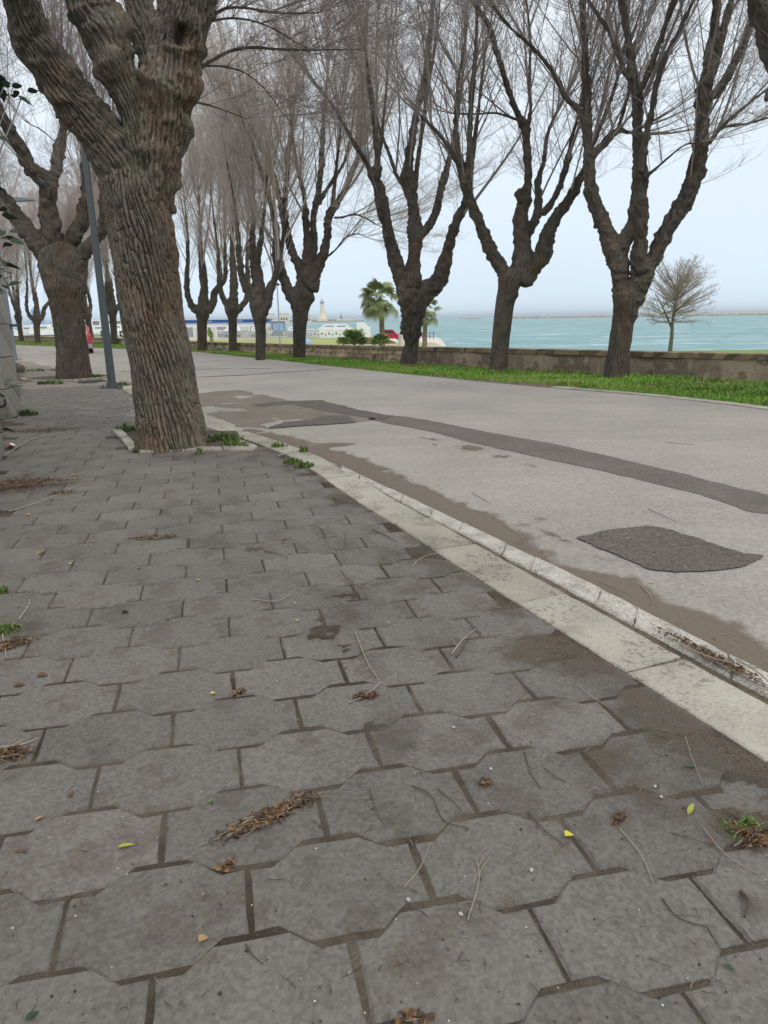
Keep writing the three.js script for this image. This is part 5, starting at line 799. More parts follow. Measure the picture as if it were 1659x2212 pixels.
// ---------------------------------------------------------------- palms
function fan(r, L, P, droop, wind) {                              // one fan frond along +x: petiole P, blade L
  const g = new GB(), n = 26, tip = V3(P, -droop * 0.12 * P, 0), pet = [V3(0, 0, 0), V3(P * 0.5, P * 0.1, 0), tip];
  stick(g, pet, 0.022, 0.014, 4);
  for (let i = 0; i < n; i++) {
    const a = lerp(-1.9, 1.9, i / (n - 1)) + (r() - 0.5) * 0.06, l = L * (0.75 + 0.25 * Math.cos(a * 0.6)) * (0.9 + 0.2 * r()), w = 0.048;
    const dx = Math.cos(a), dz = Math.sin(a), px = -dz * w, pz = dx * w, f = 0.25 + 0.15 * r();
    const q = (t, y) => [tip.x + dx * l * t * (1 - 0.15 * droop * t), tip.y + y - droop * l * 0.75 * t * t * t + 0.1 * l * t * Math.abs(Math.sin(a)) * 0, tip.z + dz * l * t + wind * l * t * t];
    const A = q(0, 0), B = q(0.5, f * 0.05), C = q(0.82, -0.04 * l), D = q(1, -0.16 * l * (0.5 + droop));
    const v = [g.v(...A, 0, 1, 0), g.v(B[0] + px, B[1], B[2] + pz, 0, 1, 0), g.v(B[0] - px, B[1] + 0.012, B[2] - pz, 0, 1, 0), g.v(C[0] + px * 0.7, C[1], C[2] + pz * 0.7, 0, 1, 0), g.v(C[0] - px * 0.7, C[1], C[2] - pz * 0.7, 0, 1, 0), g.v(...D, 0, 1, 0)];
    g.i.push(v[0], v[1], v[2], v[1], v[3], v[2], v[2], v[3], v[4], v[3], v[5], v[4]);
  }
  return g.geo(true);
}
function palm(name, label, px, pyTop, D, H, R, seed, trunkPx) {
  const p = zp(px, 700, -D), y0 = landY(p.x, -D), top = zp(trunkPx, pyTop, -D), t = thing(name, label, 'palm tree', [p.x, y0, -D]), h = top.y - y0, r = rng(seed), g = new GB();
  const n = 46, m = 12; for (let i = 0; i <= n; i++) { const u = i / n, rr = R * (1.25 - 0.35 * u + 0.25 * Math.exp(-u * 14)) * (1 + 0.07 * ((i % 2) ? 1 : -0.6)), x = (top.x - p.x) * u; for (let j = 0; j <= m; j++) { const a = j / m * 6.2832, k = 1 + 0.05 * n3(i * 2.1, j % m * 1.7, seed); g.v(x + Math.cos(a) * rr * k, h * u, Math.sin(a) * rr * k, Math.cos(a), 0, Math.sin(a), j / m * 2, h * u); } }
  for (let i = 0; i < n; i++) for (let j = 0; j < m; j++) { const a = i * (m + 1) + j, b = a + m + 1; g.i.push(a, b, a + 1, a + 1, b, b + 1); }
  part('trunk', g.geo(true), M.palmTrunk, t);
  for (let i = 0; i < 26; i++) {
    const az = i * 2.39996 + r() * 0.4, el = lerp(1.35, -0.6, Math.pow(i / 25, 0.85)), f = fan(r, 0.66 + 0.14 * r(), 0.8 + 0.35 * r(), lerp(0.2, 1.0, i / 25) + 0.2 * r(), 0);
    const o = part('frond', f, M.frond, t), dir = V3(Math.cos(az) * Math.cos(el), Math.sin(el), Math.sin(az) * Math.cos(el)).add(V3(-0.38, 0.05, 0)).normalize();   // the wind blows from the right
    o.position.set(top.x - p.x, h, 0); const side2 = V3().crossVectors(dir, V3(0, 1, 0)); if (side2.lengthSq() < 0.01) side2.set(0, 0, 1); side2.normalize(); const up = V3().crossVectors(side2, dir); o.quaternion.setFromRotationMatrix(new THREE.Matrix4().makeBasis(dir, up, side2)); o.scale.setScalar(H);
  }
  return t;
}
palm('palm_tree', 'fan palm with a wind-blown crown standing clear against the sea', 826, 648, 62, 1.2, 0.2, 5, 823);
palm('palm_tree', 'second fan palm half hidden behind the burly centre tree', 917, 673, 70, 1.0, 0.19, 9, 919);
for (const [px, py, D, k, n, label] of [[765, 741, 58, 1.0, 26, 'low bushy dwarf palm behind the wall left of the palm trunk'], [822, 741, 56, 0.72, 18, 'smaller bright green dwarf palm at the foot of the palm trunk'], [742, 741, 57, 0.55, 10, 'short ragged dwarf palm left of the bushy one']]) {
  const p = zp(px, py, -D), t = thing('dwarf_palm', label, 'palm', [p.x, landY(p.x, p.z), p.z]), r = rng(px), lift = zp(px, 741, -D).y - landY(p.x, p.z);
  part('stem', cyl(0.16 * k, 0.12 * k, Math.max(0.2, lift + 0.05), 0, 0, 0, 8), M.palmTrunk, t);
  for (let i = 0; i < n; i++) { const o = part('frond', fan(r, 0.62, 0.45, 0.25 + 0.3 * r(), 0), M.frondLow, t), az = i * 2.4, el = 0.25 + 1.1 * r(), d = V3(Math.cos(az) * Math.cos(el), Math.sin(el), Math.sin(az) * Math.cos(el)), s = V3().crossVectors(d, V3(0, 1, 0)).normalize(), u = V3().crossVectors(s, d); o.position.set(0, Math.max(0, lift - 0.1), 0); o.quaternion.setFromRotationMatrix(new THREE.Matrix4().makeBasis(d, u, s)); o.scale.set(k * 1.35, k, k * 1.1); }
}
// lone bush tree on the lawn, right
{
  const p = zp(1448, 752, -39.5), y = landY(p.x, p.z), r = rng(61), t = thing('bare_tree', 'small round bare tree standing alone on the lawn before the sea', 'tree', [p.x, y, p.z]), H = zp(1470, 588, -39.5).y - y, g = new GB(), tr = new GB();
  stick(tr, [V3(0, -0.05, 0), V3(0.02, 0.8, 0), V3(-0.02, 1.5, 0), V3(0.03, 2.4, 0), V3(0.08, 3.2, 0.05), V3(0.14, H * 0.95, 0.1)], 0.13, 0.02, 8);
  stick(tr, [V3(-0.02, 1.25, 0), V3(-0.4, 1.9, 0.1), V3(-0.75, 2.5, 0.15), V3(-1.15, 3.1, 0.1)], 0.075, 0.02, 6); stick(tr, [V3(0, 2.0, 0), V3(0.4, 2.4, 0), V3(0.95, 2.9, -0.1), V3(1.6, 3.4, -0.2)], 0.05, 0.015, 5);
  part('trunk', tr.geo(), M.bark.clone(), t).material.vertexColors = false;
  const so = { up: 0.008, wig: 0.22, tip: 0.0052, side: 8, sl: 0.55, fine: 3 };
  for (let i = 0; i < 120; i++) { const a = r() * 6.28, h = 1.5 + 1.9 * Math.pow(r(), 0.8), e = lerp(-0.05, 1.0, (h - 1.5) / 1.9) + 0.3 * (r() - 0.3), s = h < 2.6 && r() < 0.5 ? V3(-0.3 - 0.5 * r(), h, 0.1) : V3(0.05, h, 0), reach = Math.sin(Math.PI * clamp((h - 0.6) / (H - 0.4))) * 1.9; shoot(g, r, s, V3(Math.cos(a) * Math.cos(e), Math.sin(e), Math.sin(a) * Math.cos(e)), Math.max(0.9, reach * (0.95 + 0.45 * r())), 0.022, so); }
  part('crown', g.geo(), std({ color: lin(0.38, 0.31, 0.27) }), t);
}
// ---------------------------------------------------------------- street lamps
function lamp(label, px, py, headY, armPx, m, group) {
  const [x, z] = gp(px, py, 0), H = heightFor(x, z, headY), t = thing('street_lamp', label, 'street lamp', [x, 0, z], 0, group);
  part('base_plate', merged([box(0.42, 0.03, 0.42, 0, 0.015, 0), cyl(0.13, 0.12, 0.1, 0, 0.03, 0, 20), ...[[-1, -1], [1, -1], [-1, 1], [1, 1]].map(([a, b]) => cyl(0.02, 0.02, 0.05, a * 0.16, 0.03, b * 0.16, 8))]), m, t);
  part('pole', merged([cyl(0.095, 0.062, H, 0, 0.03, 0, 24)]), m, t); part('door', box(0.09, 0.3, 0.012, 0.0, 0.8, 0.088), m, t);
  const e = zp(armPx, headY, z), l = Math.abs(e.x - x); part('arm', merged([box(Math.max(0.2, l - 0.75), 0.05, 0.05, (l - 0.75) / 2, H - 0.02, 0), cyl(0.07, 0.07, 0.2, 0, H - 0.12, 0, 16)]), m, t);
  const sh = new THREE.Shape(); sh.moveTo(0, 0); sh.lineTo(0, 0.11); sh.quadraticCurveTo(0.35, 0.15, 0.8, 0.05); sh.lineTo(0.8, 0.02); sh.lineTo(0, 0); const g = new THREE.ExtrudeGeometry(sh, { depth: 0.2, bevelEnabled: true, bevelSize: 0.015, bevelThickness: 0.015, bevelSegments: 2 }); g.translate(l - 0.8, H - 0.08, -0.1); part('lamp_head', g, m, t);
  return t;
}
lamp('dark grey street lamp with a tapered pole rising behind the near trunk', 243, 838, 262, 330, M.lampGrey);
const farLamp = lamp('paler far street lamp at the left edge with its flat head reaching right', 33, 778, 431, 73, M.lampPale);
{ const s = heightFor(farLamp.position.x, farLamp.position.z, 703); part('camera_bracket', merged([box(0.42, 0.1, 0.12, 0.2, s, 0.1), box(0.22, 0.18, 0.16, -0.28, s + 0.08, 0.1)]), M.dark, farLamp); }
{ const p = zp(605, 738, -76), y = landY(p.x, p.z), H = zp(601, 617, -76).y - y, t = thing('park_lamp', 'thin grey park lamp standing left of the plain straight tree trunk', 'lamp post', [p.x, y, p.z]); part('pole', cyl(0.09, 0.055, H, 0, 0, 0, 12), M.metal, t); part('lamp_head', merged([cyl(0.14, 0.3, 0.12, 0, H, 0, 14), cyl(0.3, 0.1, 0.16, 0, H + 0.12, 0, 14), box(0.8, 0.06, 0.06, 0.2, H + 0.06, 0)]), M.dark, t); }
// arrow boards of the bend
for (const [px, label] of [[224, 'small chevron board half hidden behind the near lamp post'], [265, 'small black and white chevron board right of the near lamp post']]) {
  const p = zp(px, 721, -46), g = landY(p.x, p.z), t = thing('chevron_board', label, 'road sign', [p.x, g, p.z]), y = p.y - g, w = 0.36; part('post', cyl(0.03, 0.03, y + w * 0.5, 0, 0, 0, 8), M.metal, t); part('board', box(w, w, 0.02, 0, y, 0.04), M.dark, t);
  const s = new THREE.Shape(); [[0.06, w * 0.42], [-0.13, 0], [0.06, -w * 0.42], [0.16, -w * 0.42], [-0.02, 0], [0.16, w * 0.42]].forEach((q, i) => (i ? s.lineTo(...q) : s.moveTo(...q))); const ag = new THREE.ShapeGeometry(s); ag.translate(0, y, 0.053); part('arrow', ag, M.white, t);
}
// ---------------------------------------------------------------- cars
function makeCar(name, label, paint, van) {                      // nose to +x, about 3.7 m
  const t = thing(name, label, 'car'), ext = (P, d, b = 0.06) => { const s = new THREE.Shape(); P.forEach((q, i) => (i ? s.lineTo(...q) : s.moveTo(...q))); const g = new THREE.ExtrudeGeometry(s, { depth: d - 2 * b, bevelEnabled: true, bevelSize: b, bevelThickness: b, bevelSegments: 3 }); g.translate(0, 0, -(d - 2 * b) / 2); return g; };
  part('body', ext([[-1.78, 0.32], [-1.4, 0.26], [1.6, 0.26], [1.8, 0.36], [1.82, 0.62], [1.55, 0.8], [0.85, 0.9], [-1.7, 0.95], [-1.82, 0.6]], 1.62, 0.07), paint, t);
  const roof = van ? [[-1.72, 0.92], [0.95, 0.9], [0.35, 1.5], [0.1, 1.56], [-1.55, 1.56], [-1.7, 1.4]] : [[-1.72, 0.92], [0.85, 0.9], [0.2, 1.36], [-0.1, 1.42], [-1.15, 1.4], [-1.5, 1.22]];
  part('cabin', ext(roof, 1.44, 0.07), paint, t);
  for (const s of [-1, 1]) { part('side_window', ext(van ? [[-1.5, 0.98], [0.62, 0.98], [0.25, 1.42], [-1.42, 1.44]] : [[-1.3, 0.97], [0.55, 0.97], [0.1, 1.3], [-1.05, 1.3]], 0.03, 0.005).translate(0, 0, s * 0.735), M.glass, t); part('headlight', box(0.06, 0.14, 0.3, 1.82, 0.66, s * 0.56), M.pale, t); part('tail_light', box(0.06, 0.26, 0.16, -1.84, 0.82, s * 0.7), M.lightRed, t); part('mirror', box(0.1, 0.12, 0.18, 0.55, 1.0, s * 0.86), paint, t); }
  const rw = box(0.03, van ? 0.48 : 0.4, 1.14, 0, 0, 0); rw.rotateZ(van ? -0.12 : -0.42); rw.translate(van ? -1.77 : -1.64, van ? 1.22 : 1.14, 0); part('rear_window', rw, M.glass, t); const fw = box(0.03, 0.56, 1.2, 0, 0, 0); fw.rotateZ(0.8); fw.translate(van ? 0.72 : 0.58, 1.2, 0); part('windscreen', fw, M.glass, t);
  part('bumper', merged([box(0.14, 0.24, 1.56, -1.84, 0.42, 0), box(0.14, 0.22, 1.56, 1.82, 0.42, 0)]), van ? paint : M.grey, t); part('number_plate', box(0.02, 0.11, 0.42, -1.92, 0.5, 0), M.white, t);
  for (const [x, z] of [[-1.15, -0.72], [-1.15, 0.72], [1.15, -0.72], [1.15, 0.72]]) { const w = new THREE.TorusGeometry(0.22, 0.09, 10, 22); w.translate(x, 0.3, z); const o = part('wheel', w, M.rubber, t), h = new THREE.CylinderGeometry(0.17, 0.17, 0.12, 16); h.rotateX(Math.PI / 2); h.translate(x, 0.3, z); part('rim', h, M.metal, o); }
  return t;
}
{ const a = gp(168, 762, ROADY), c = makeCar('parked_car', 'red hatchback seen from behind, mostly hidden by the second pavement tree', M.red, false); c.position.set(a[0], ROADY, a[1]); c.rotation.y = 1.99; c.scale.setScalar(0.95); }
{ const p = zp(845, 733, -98), c = makeCar('parked_van', 'red small van parked by the sea right of the palm trunk, seen from the side', M.red, true); c.position.set(p.x, p.y - 0.05, p.z); c.rotation.y = -0.12; c.scale.setScalar(0.84); const g = box(4.4, 0.4, 2.6, 0, -0.2, 0); }
{ const p = zp(866, 737, -66), t = thing('stone_bollard', 'pale stone bollard between the red van and the burly centre tree', 'bollard', [p.x, landY(p.x, p.z), p.z]), h = zp(866, 722, -66).y - landY(p.x, p.z); part('post', cyl(0.26, 0.22, h, 0, 0, 0, 12), M.pale, t); part('cap', new THREE.SphereGeometry(0.24, 12, 8).scale(1, 0.5, 1).translate(0, h, 0), M.pale, t); }
// ---------------------------------------------------------------- garden wall on the left with its pillars
{
  const place = (px, py) => gp(px, py, 0);
  const b = place(45, 906), dirW = [-0.417, -0.909], nrm = [-dirW[1], dirW[0]];
  // far pillar: front face towards us, its right edge at the pixel above
  const t = thing('stone_pillar', 'pale stone pillar with black spray-painted letters at the left edge', 'pillar', [b[0] - 0.86, 0, b[1] - 0.3], 0.12);
  const H = 2.35, cs = [0, 0.48, 0.98, 1.5, 1.98, H]; for (let i = 0; i < 5; i++) part('stone', slab([[-0.6 - 0.012 * (i === 0), -0.3], [0.6, -0.3], [0.6, 0.3], [-0.6, 0.3]], cs[i + 1] - 0.012, cs[i] + 0.004, 0.012, i * 0.7, i), M.pillar, t);
  part('joint', box(1.17, H - 0.05, 0.57, 0, H / 2 - 0.03, 0), M.mortar, t); part('capstone', slab([[-0.68, -0.38], [0.68, -0.38], [0.68, 0.38], [-0.68, 0.38]], H + 0.1, H + 0.002, 0.02), M.pillar, t);
  const spray = (l, w) => { const g = new GB(), f = 0.3035, pts = l.map(([x, y]) => [x, y]); for (let i = 0; i < pts.length; i++) { const A = pts[Math.max(0, i - 1)], B = pts[Math.min(pts.length - 1, i + 1)], dx = B[0] - A[0], dy = B[1] - A[1], q = Math.hypot(dx, dy), k = w * (0.8 + 0.4 * n3(i, w * 90, 2)); g.v(pts[i][0] - dy / q * k, pts[i][1] + dx / q * k, f, 0, 0, 1); g.v(pts[i][0] + dy / q * k, pts[i][1] - dx / q * k, f, 0, 0, 1); } for (let i = 0; i < pts.length - 1; i++) g.i.push(2 * i, 2 * i + 1, 2 * i + 2, 2 * i + 1, 2 * i + 3, 2 * i + 2); return g.geo(true); };
  const curve = (l) => new THREE.CatmullRomCurve3(l.map(([x, y]) => V3(x, y, 0))).getPoints(22).map((v) => [v.x, v.y]);
  const L = [[[0.1, 1.22], [0.2, 1.3], [0.3, 1.36]], [[0.08, 1.2], [0.2, 1.17], [0.32, 1.12]], [[0.06, 1.36], [0.1, 1.24], [0.08, 1.12]], [[0.3, 0.9], [0.33, 0.8], [0.24, 0.74], [0.1, 0.74]], [[0.12, 0.92], [0.04, 0.88]], [[0.38, 0.68], [0.24, 0.62], [0.2, 0.52], [0.3, 0.5], [0.36, 0.56], [0.3, 0.6], [0.32, 0.44], [0.42, 0.36]], [[0.42, 0.32], [0.42, 0.24], [0.34, 0.2], [0.22, 0.24]]];
  part('graffiti', merged(L.map((l) => spray(curve(l.map(([x, y]) => [x * 0.9 + 0.2, y])), 0.019))), M.paintBlack, t);
  const c = place(16, 1003), t2 = thing('stone_pillar', 'nearer pale stone pillar cut off by the left edge', 'pillar', [c[0] - 0.66, 0, c[1] - 0.42], 0.4312);
  for (let i = 0; i < 4; i++) part('stone', slab([[-0.34, -0.42], [0.34, -0.42], [0.34, 0.42], [-0.34, 0.42]], 0.24 + 0.47 * i - 0.006, i ? 0.24 + 0.47 * (i - 1) + 0.002 : -0.1, 0.014, i * 0.9, 3), M.pillar, t2);
  part('joint', box(0.65, 1.5, 0.81, 0, 0.7, 0), M.mortar, t2);
  const w = thing('garden_wall', 'low pale garden wall on the left behind the pillars', 'wall');
  const seg = (a, b2, h) => slab([[a[0] - nrm[0] * 0.5, a[1] - nrm[1] * 0.5], [b2[0] - nrm[0] * 0.5, b2[1] - nrm[1] * 0.5], [b2[0] - nrm[0] * 0.75, b2[1] - nrm[1] * 0.75], [a[0] - nrm[0] * 0.75, a[1] - nrm[1] * 0.75]], h, -0.1, 0.02);
  const P = [[2.2, 6.2], [-0.6, 0], [-2.6, -4.2], [-4.0, -7.0], [-5.55, -10.6], [-8.6, -17.2], [-12.6, -25.5]]; for (let i = 0; i < P.length - 1; i++) part('wall_panel', seg(P[i], P[i + 1], 0.62), M.pillar, w);
}
// ---------------------------------------------------------------- evergreen shrub reaching in from the left
function leafGeo(l, w, fold = 0.25) { const g = new GB(), n = 5; for (let i = 0; i <= n; i++) { const u = i / n, h = w * Math.sin(Math.PI * Math.pow(u, 0.8)) * 0.5 + 0.0005, y = -0.12 * l * u * u; g.v(u * l, y + fold * h, h, 0, 1, 0); g.v(u * l, y, 0, 0, 1, 0); g.v(u * l, y + fold * h, -h, 0, 1, 0); } for (let i = 0; i < n; i++) for (let j = 0; j < 2; j++) { const a = i * 3 + j, b = a + 3; g.i.push(a, b, a + 1, a + 1, b, b + 1); } return g.geo(true); }
function sprig(name, label, root, specs, ls, seed, m = M.evergreen) {   // specs: [x, y, z] leaf cluster centres in world space, reached by stems from root
  const t = thing(name, label, 'shrub', root), r = rng(seed), lg = [leafGeo(ls, ls * 0.5), leafGeo(ls * 0.8, ls * 0.45), leafGeo(ls * 1.15, ls * 0.5)];
  const g = new GB();
  for (const [p, n, spread] of specs) {
    const q = p.clone().sub(V3(...root)), mid = q.clone().multiplyScalar(0.55).add(V3(-0.15, 0.2, 0)); const c = new THREE.CatmullRomCurve3([V3(0, -0.05, 0), mid, q]).getPoints(10); stick(g, c, 0.018, 0.004, 5);
    for (let i = 0; i < n; i++) { const o = part('leaf', lg[Math.floor(r() * 3)], m, t), a = r() * 6.28, d = V3((r() - 0.5) * 2, (r() - 0.5) * 1.4, (r() - 0.5) * 1.2).multiplyScalar(spread); o.position.copy(q).add(d); o.rotation.set(r() * 2 - 1, a, (r() - 0.6) * 1.2, 'YXZ'); }
  }
  part('stem', g.geo(), M.twig, t); return t;
}
{
  const z = -6.4, at = (x, y, dz = 0) => zp(x, y, z + dz);
  sprig('evergreen_shrub', 'dark evergreen shrub whose leafy twigs reach in at the left edge', [-4.2, 0, -6.4], [[at(10, 180), 2, 0.05], [at(28, 190), 4, 0.07], [at(48, 208), 4, 0.06], [at(-25, 190), 10, 0.12], [at(6, 440), 4, 0.1], [at(-12, 470), 6, 0.1], [at(8, 505), 3, 0.06], [at(26, 520), 3, 0.05], [at(-10, 520), 3, 0.08], [at(3, 570), 4, 0.05], [at(4, 610), 5, 0.05], [at(-30, 600), 12, 0.14], [at(-40, 400), 16, 0.2], [at(-60, 250), 18, 0.25], [at(12, 830), 3, 0.04], [at(4, 930), 4, 0.03]], 0.11, 4);
}
// ---------------------------------------------------------------- tree pits, tufts, litter
STRUCT.tree_pit = 'earth pit with pale edging stones round the near trunk';
{
  const pit = struct('tree_pit'), Y = 0.012;
  const P = pit1, f = (x, z) => sdPoly(x, z, P) + 0.02 * (fbm(x * 9, z * 9, 3) - 0.5), xs = P.map((q) => q[0]), zs = P.map((q) => q[1]);
  part('soil', sheet(f, Math.min(...xs) - 0.1, Math.max(...xs) + 0.1, Math.min(...zs) - 0.1, Math.max(...zs) + 0.1, 0.05, 0, (x, z) => 0.006 + 0.05 * sst(0, 0.5, sdPoly(x, z, P)) * (0.5 + fbm(x * 5, z * 5, 1))), M.soil, pit);
  const stones = [['244,934 262,931 279,949 262,953'], ['263,954 280,950 299,970 281,979']]; for (const [s] of stones) part('edging_stone', slab(worn(onPave(RD(s)), 0.06, 0.012, 5), 0.05, -0.1, 0.015), M.lime[2], pit);
  for (const s of ['301,972 390,970 400,976 303,980', '392,970 478,968 482,975 402,976', '480,967 552,969 548,977 484,975']) part('edging_stone', slab(worn(onPave(RD(s)), 0.08, 0.01, 7), 0.03, -0.1, 0.012), M.lime[0], pit);
  for (const s of ['510,956 520,954 556,968 547,972']) part('edging_stone', slab(worn(onPave(RD(s)), 0.08, 0.01, 8), 0.035, -0.1, 0.012), M.lime[1], pit);
}
STRUCT.small_tree_pit = 'earth pit with a pale rim round the second pavement tree';
{
  const pit = struct('small_tree_pit'), c = gp(178, 817, 0), g = new THREE.CircleGeometry(1.15, 26); g.rotateX(-Math.PI / 2); g.translate(c[0] - 0.4, 0.015, c[1] - 0.1); part('soil', g, M.soil, pit);
  for (let i = 0; i < 9; i++) { const a0 = 0.2 + i * 0.3, a1 = a0 + 0.285, q = (a, r) => [c[0] - 0.4 + Math.cos(a) * r, c[1] - 0.1 + Math.sin(a) * r]; part('edging_stone', slab([q(a0, 1.12), q(a1, 1.12), q(a1, 1.24), q(a0, 1.24)], 0.05, -0.05, 0.01), M.lime[i % 3], pit); }
}
const grassM = [[0.085, 0.155, 0.03], [0.14, 0.19, 0.045], [0.06, 0.105, 0.03]].map((c) => std({ color: lin(...c), side: THREE.DoubleSide }));
function tuft(px, py, w, d, h, n, label, seed, k = 0, y = 0.0) {   // a tuft of grass w x d metres
  const [x, z] = gp(px, py, y), r = rng(seed), G = []; const t = thing('grass_tuft', label, 'grass tuft', [x, y, z]);
  for (let q = 0; q < 2; q++) { const L = []; for (let i = 0; i < n / 2; i++) { const a = r() * 6.28, rr = Math.sqrt(r()), g = blades(seed * 31 + i * 2 + q, h * (1.15 - 0.6 * rr), 7, 0.025, 0.9); g.rotateY(r() * 6); g.translate(Math.cos(a) * rr * w / 2, 0, Math.sin(a) * rr * d / 2); L.push(g); } part('blades', mergeGeometries(L), grassM[(k + q) % 3], t).userData.kind = 'stuff'; }
  return t;
}
tuft(272, 933, 0.34, 0.3, 0.17, 30, 'green grass tuft at the back left corner of the near tree pit', 1, 0);
tuft(312, 957, 0.2, 0.3, 0.16, 22, 'grass tuft against the left foot of the near trunk', 2, 1);
tuft(472, 958, 0.62, 0.4, 0.2, 60, 'broad grass tuft against the right foot of the near trunk', 3, 1);
tuft(512, 966, 0.36, 0.2, 0.13, 22, 'low grass at the right corner of the near tree pit', 4, 0);
tuft(598, 967, 0.26, 0.12, 0.09, 16, 'small grass tuft growing on the kerb right of the near tree pit', 5, 0);
tuft(655, 978, 0.12, 0.1, 0.12, 8, 'tiny grass tuft on the kerb slab', 6, 1);
tuft(632, 1000, 0.24, 0.16, 0.08, 16, 'low green weeds along the inner side of the kerb', 7, 0);
tuft(658, 1010, 0.2, 0.14, 0.1, 16, 'spiky weed tuft at the near end of the kerb weeds', 8, 1);
tuft(431, 981, 0.06, 0.05, 0.14, 6, 'single dry weed in the paving before the near trunk', 9, 1);
tuft(360, 975, 0.05, 0.05, 0.08, 5, 'tiny green weed at the edging in front of the near trunk', 10, 2);
tuft(110, 830, 0.75, 0.3, 0.16, 50, 'grass tuft left of the second pavement tree', 11, 0);
tuft(205, 816, 0.55, 0.35, 0.14, 40, 'grass right of the foot of the second pavement tree', 12, 1);
tuft(266, 833, 0.55, 0.35, 0.15, 36, 'grass tuft right of the near lamp post foot', 13, 0);
tuft(85, 801, 1.6, 0.7, 0.1, 50, 'flat grass patch on the far corner of the pavement', 14, 1);
tuft(58, 897, 0.35, 0.25, 0.16, 20, 'small dark weed right of the graffitied pillar', 15, 2);
tuft(1622, 1795, 0.05, 0.06, 0.03, 14, 'green weed in the paving joint by the right edge', 16, 0);
tuft(1580, 1795, 0.05, 0.1, 0.012, 22, 'mossy green strip in the paving joint near the right edge', 17, 0);
tuft(12, 1362, 0.13, 0.09, 0.045, 26, 'mossy clump at the left edge in the middle of the pavement', 18, 0);
tuft(4, 1280, 0.05, 0.05, 0.05, 10, 'small green sprout at the left edge above the mossy clump', 19, 0);

// fallen leaves, twigs and bits lying on the stones, each at its place in the photograph
const ON = 0.0035;
const leafKinds = { yellow: M.leafYellow, olive: M.leafOlive, green: M.leafGreen, dark: M.leafDark, brown: M.leafBrown, tan: M.leafTan };
const curled = {}; for (const [k, l, w] of [['round', 0.035, 0.034], ['oval', 0.05, 0.024], ['slim', 0.055, 0.013]]) { const g = leafGeo(l, w, 0.5); g.translate(-l / 2, 0.004, 0); curled[k] = g; }
for (const [px, py, k, shape, sc, turn, label] of [
  [1230, 1806, 'yellow', 'round', 0.9, 0.4, 'bright yellow leaf in the joint, lower right'], [1492, 1748, 'olive', 'slim', 1.2, 0.9, 'yellow-green pod-like leaf by the lower right weeds'], [272, 1827, 'olive', 'slim', 0.9, 0.3, 'olive leaf lying left of the large twig bundle'], [461, 1498, 'yellow', 'round', 0.6, 1, 'small yellow leaf on the middle left stones'],
  [455, 1730, 'green', 'oval', 0.5, 1.4, 'small green leaf left of the upper end of the twig bundle'], [270, 1323, 'dark', 'round', 1.1, 0.6, 'dark green leaf on the left stones, upright'], [362, 1338, 'dark', 'round', 0.7, 2, 'smaller dark green leaf right of the upright one'], [641, 1340, 'yellow', 'round', 0.55, 2, 'yellow leaf in the middle of the pavement'],
  [155, 1219, 'yellow', 'round', 0.9, 1, 'yellow leaf in a joint of the left stones'], [161, 1026, 'yellow', 'oval', 1.0, 0.5, 'yellow leaf on the upper left stones'], [183, 1060, 'tan', 'round', 0.9, 2.1, 'tan leaf in a joint below the near trunk pit, left'], [428, 1254, 'yellow', 'round', 0.6, 0.2, 'small yellow leaf lying above the dark green pair'], [520, 1152, 'yellow', 'round', 0.6, 0.3, 'yellow speck of leaf right of the flat twig litter'],
  [42, 1480, 'brown', 'oval', 0.9, 0.3, 'dark brown curled leaf at left, lower one of two'], [92, 1459, 'brown', 'oval', 1.0, 0.1, 'brown flat leaf at left, upper one of two'], [154, 1716, 'brown', 'oval', 0.6, 1.4, 'small rusty brown leaf, lower left'], [84, 1768, 'tan', 'oval', 0.5, 0.9, 'pale curled leaf, lower left'], [45, 1840, 'brown', 'slim', 0.8, 0.2, 'thin rusty leaf at lower left edge'], [1012, 1976, 'dark', 'oval', 0.55, 1.3, 'dark green leaf beside the white pebbles, bottom'],
  [1576, 2090, 'dark', 'oval', 0.5, -0.6, 'small dark green leaf in the lower right joint'], [1492, 1656, 'dark', 'oval', 0.9, 0.1, 'black folded scrap of leaf, right'], [1537, 1822, 'brown', 'slim', 0.6, -0.3, 'rusty sliver of leaf in the lower right joint'], [1408, 1259, 'yellow', 'slim', 0.9, -0.1, 'yellow leaf lying on the gutter grit'], [62, 1112, 'tan', 'round', 1, 0.2, 'orange-brown leaf at upper left'], [90, 1196, 'tan', 'oval', 1.2, 1.1, 'upright pale tan leaf in a joint at left'], [105, 1218, 'tan', 'oval', 0.7, 0.4, 'tan leaf scrap at left below the pale upright leaf'], [300, 1228, 'tan', 'round', 0.7, 0.8, 'small ochre leaf on the left stones'], [138, 1172, 'tan', 'round', 0.6, 0.8, 'pale leaf crumbs in a heap at left'],
  [440, 2030, 'tan', 'round', 0.8, 0.9, 'crumpled tan leaf at the bottom left'], [70, 2195, 'dark', 'oval', 0.7, 1.1, 'dark leaf scrap at the bottom left corner'], [700, 1152, 'tan', 'round', 0.4, 0.8, 'tan speck of leaf in the middle of the upper stones'], [850, 945, 'tan', 'round', 0.5, 0.3, 'tan leaf on the far asphalt near the trench strip']]) {
  const road = label.includes('gutter') || label.includes('asphalt'), y = road ? ROADY + 0.006 : ON, [x, z] = gp(px, py, y), t = single('fallen_leaf', curled[shape], leafKinds[k], label, 'leaf', [x, y, z], turn); t.scale.setScalar(sc); t.rotation.x = (px * 7 % 5 - 2) * 0.08;
}
const twigMs = [[0.3, 0.25, 0.19], [0.075, 0.055, 0.045], [0.4, 0.35, 0.28]].map((c) => std({ color: lin(...c) }));
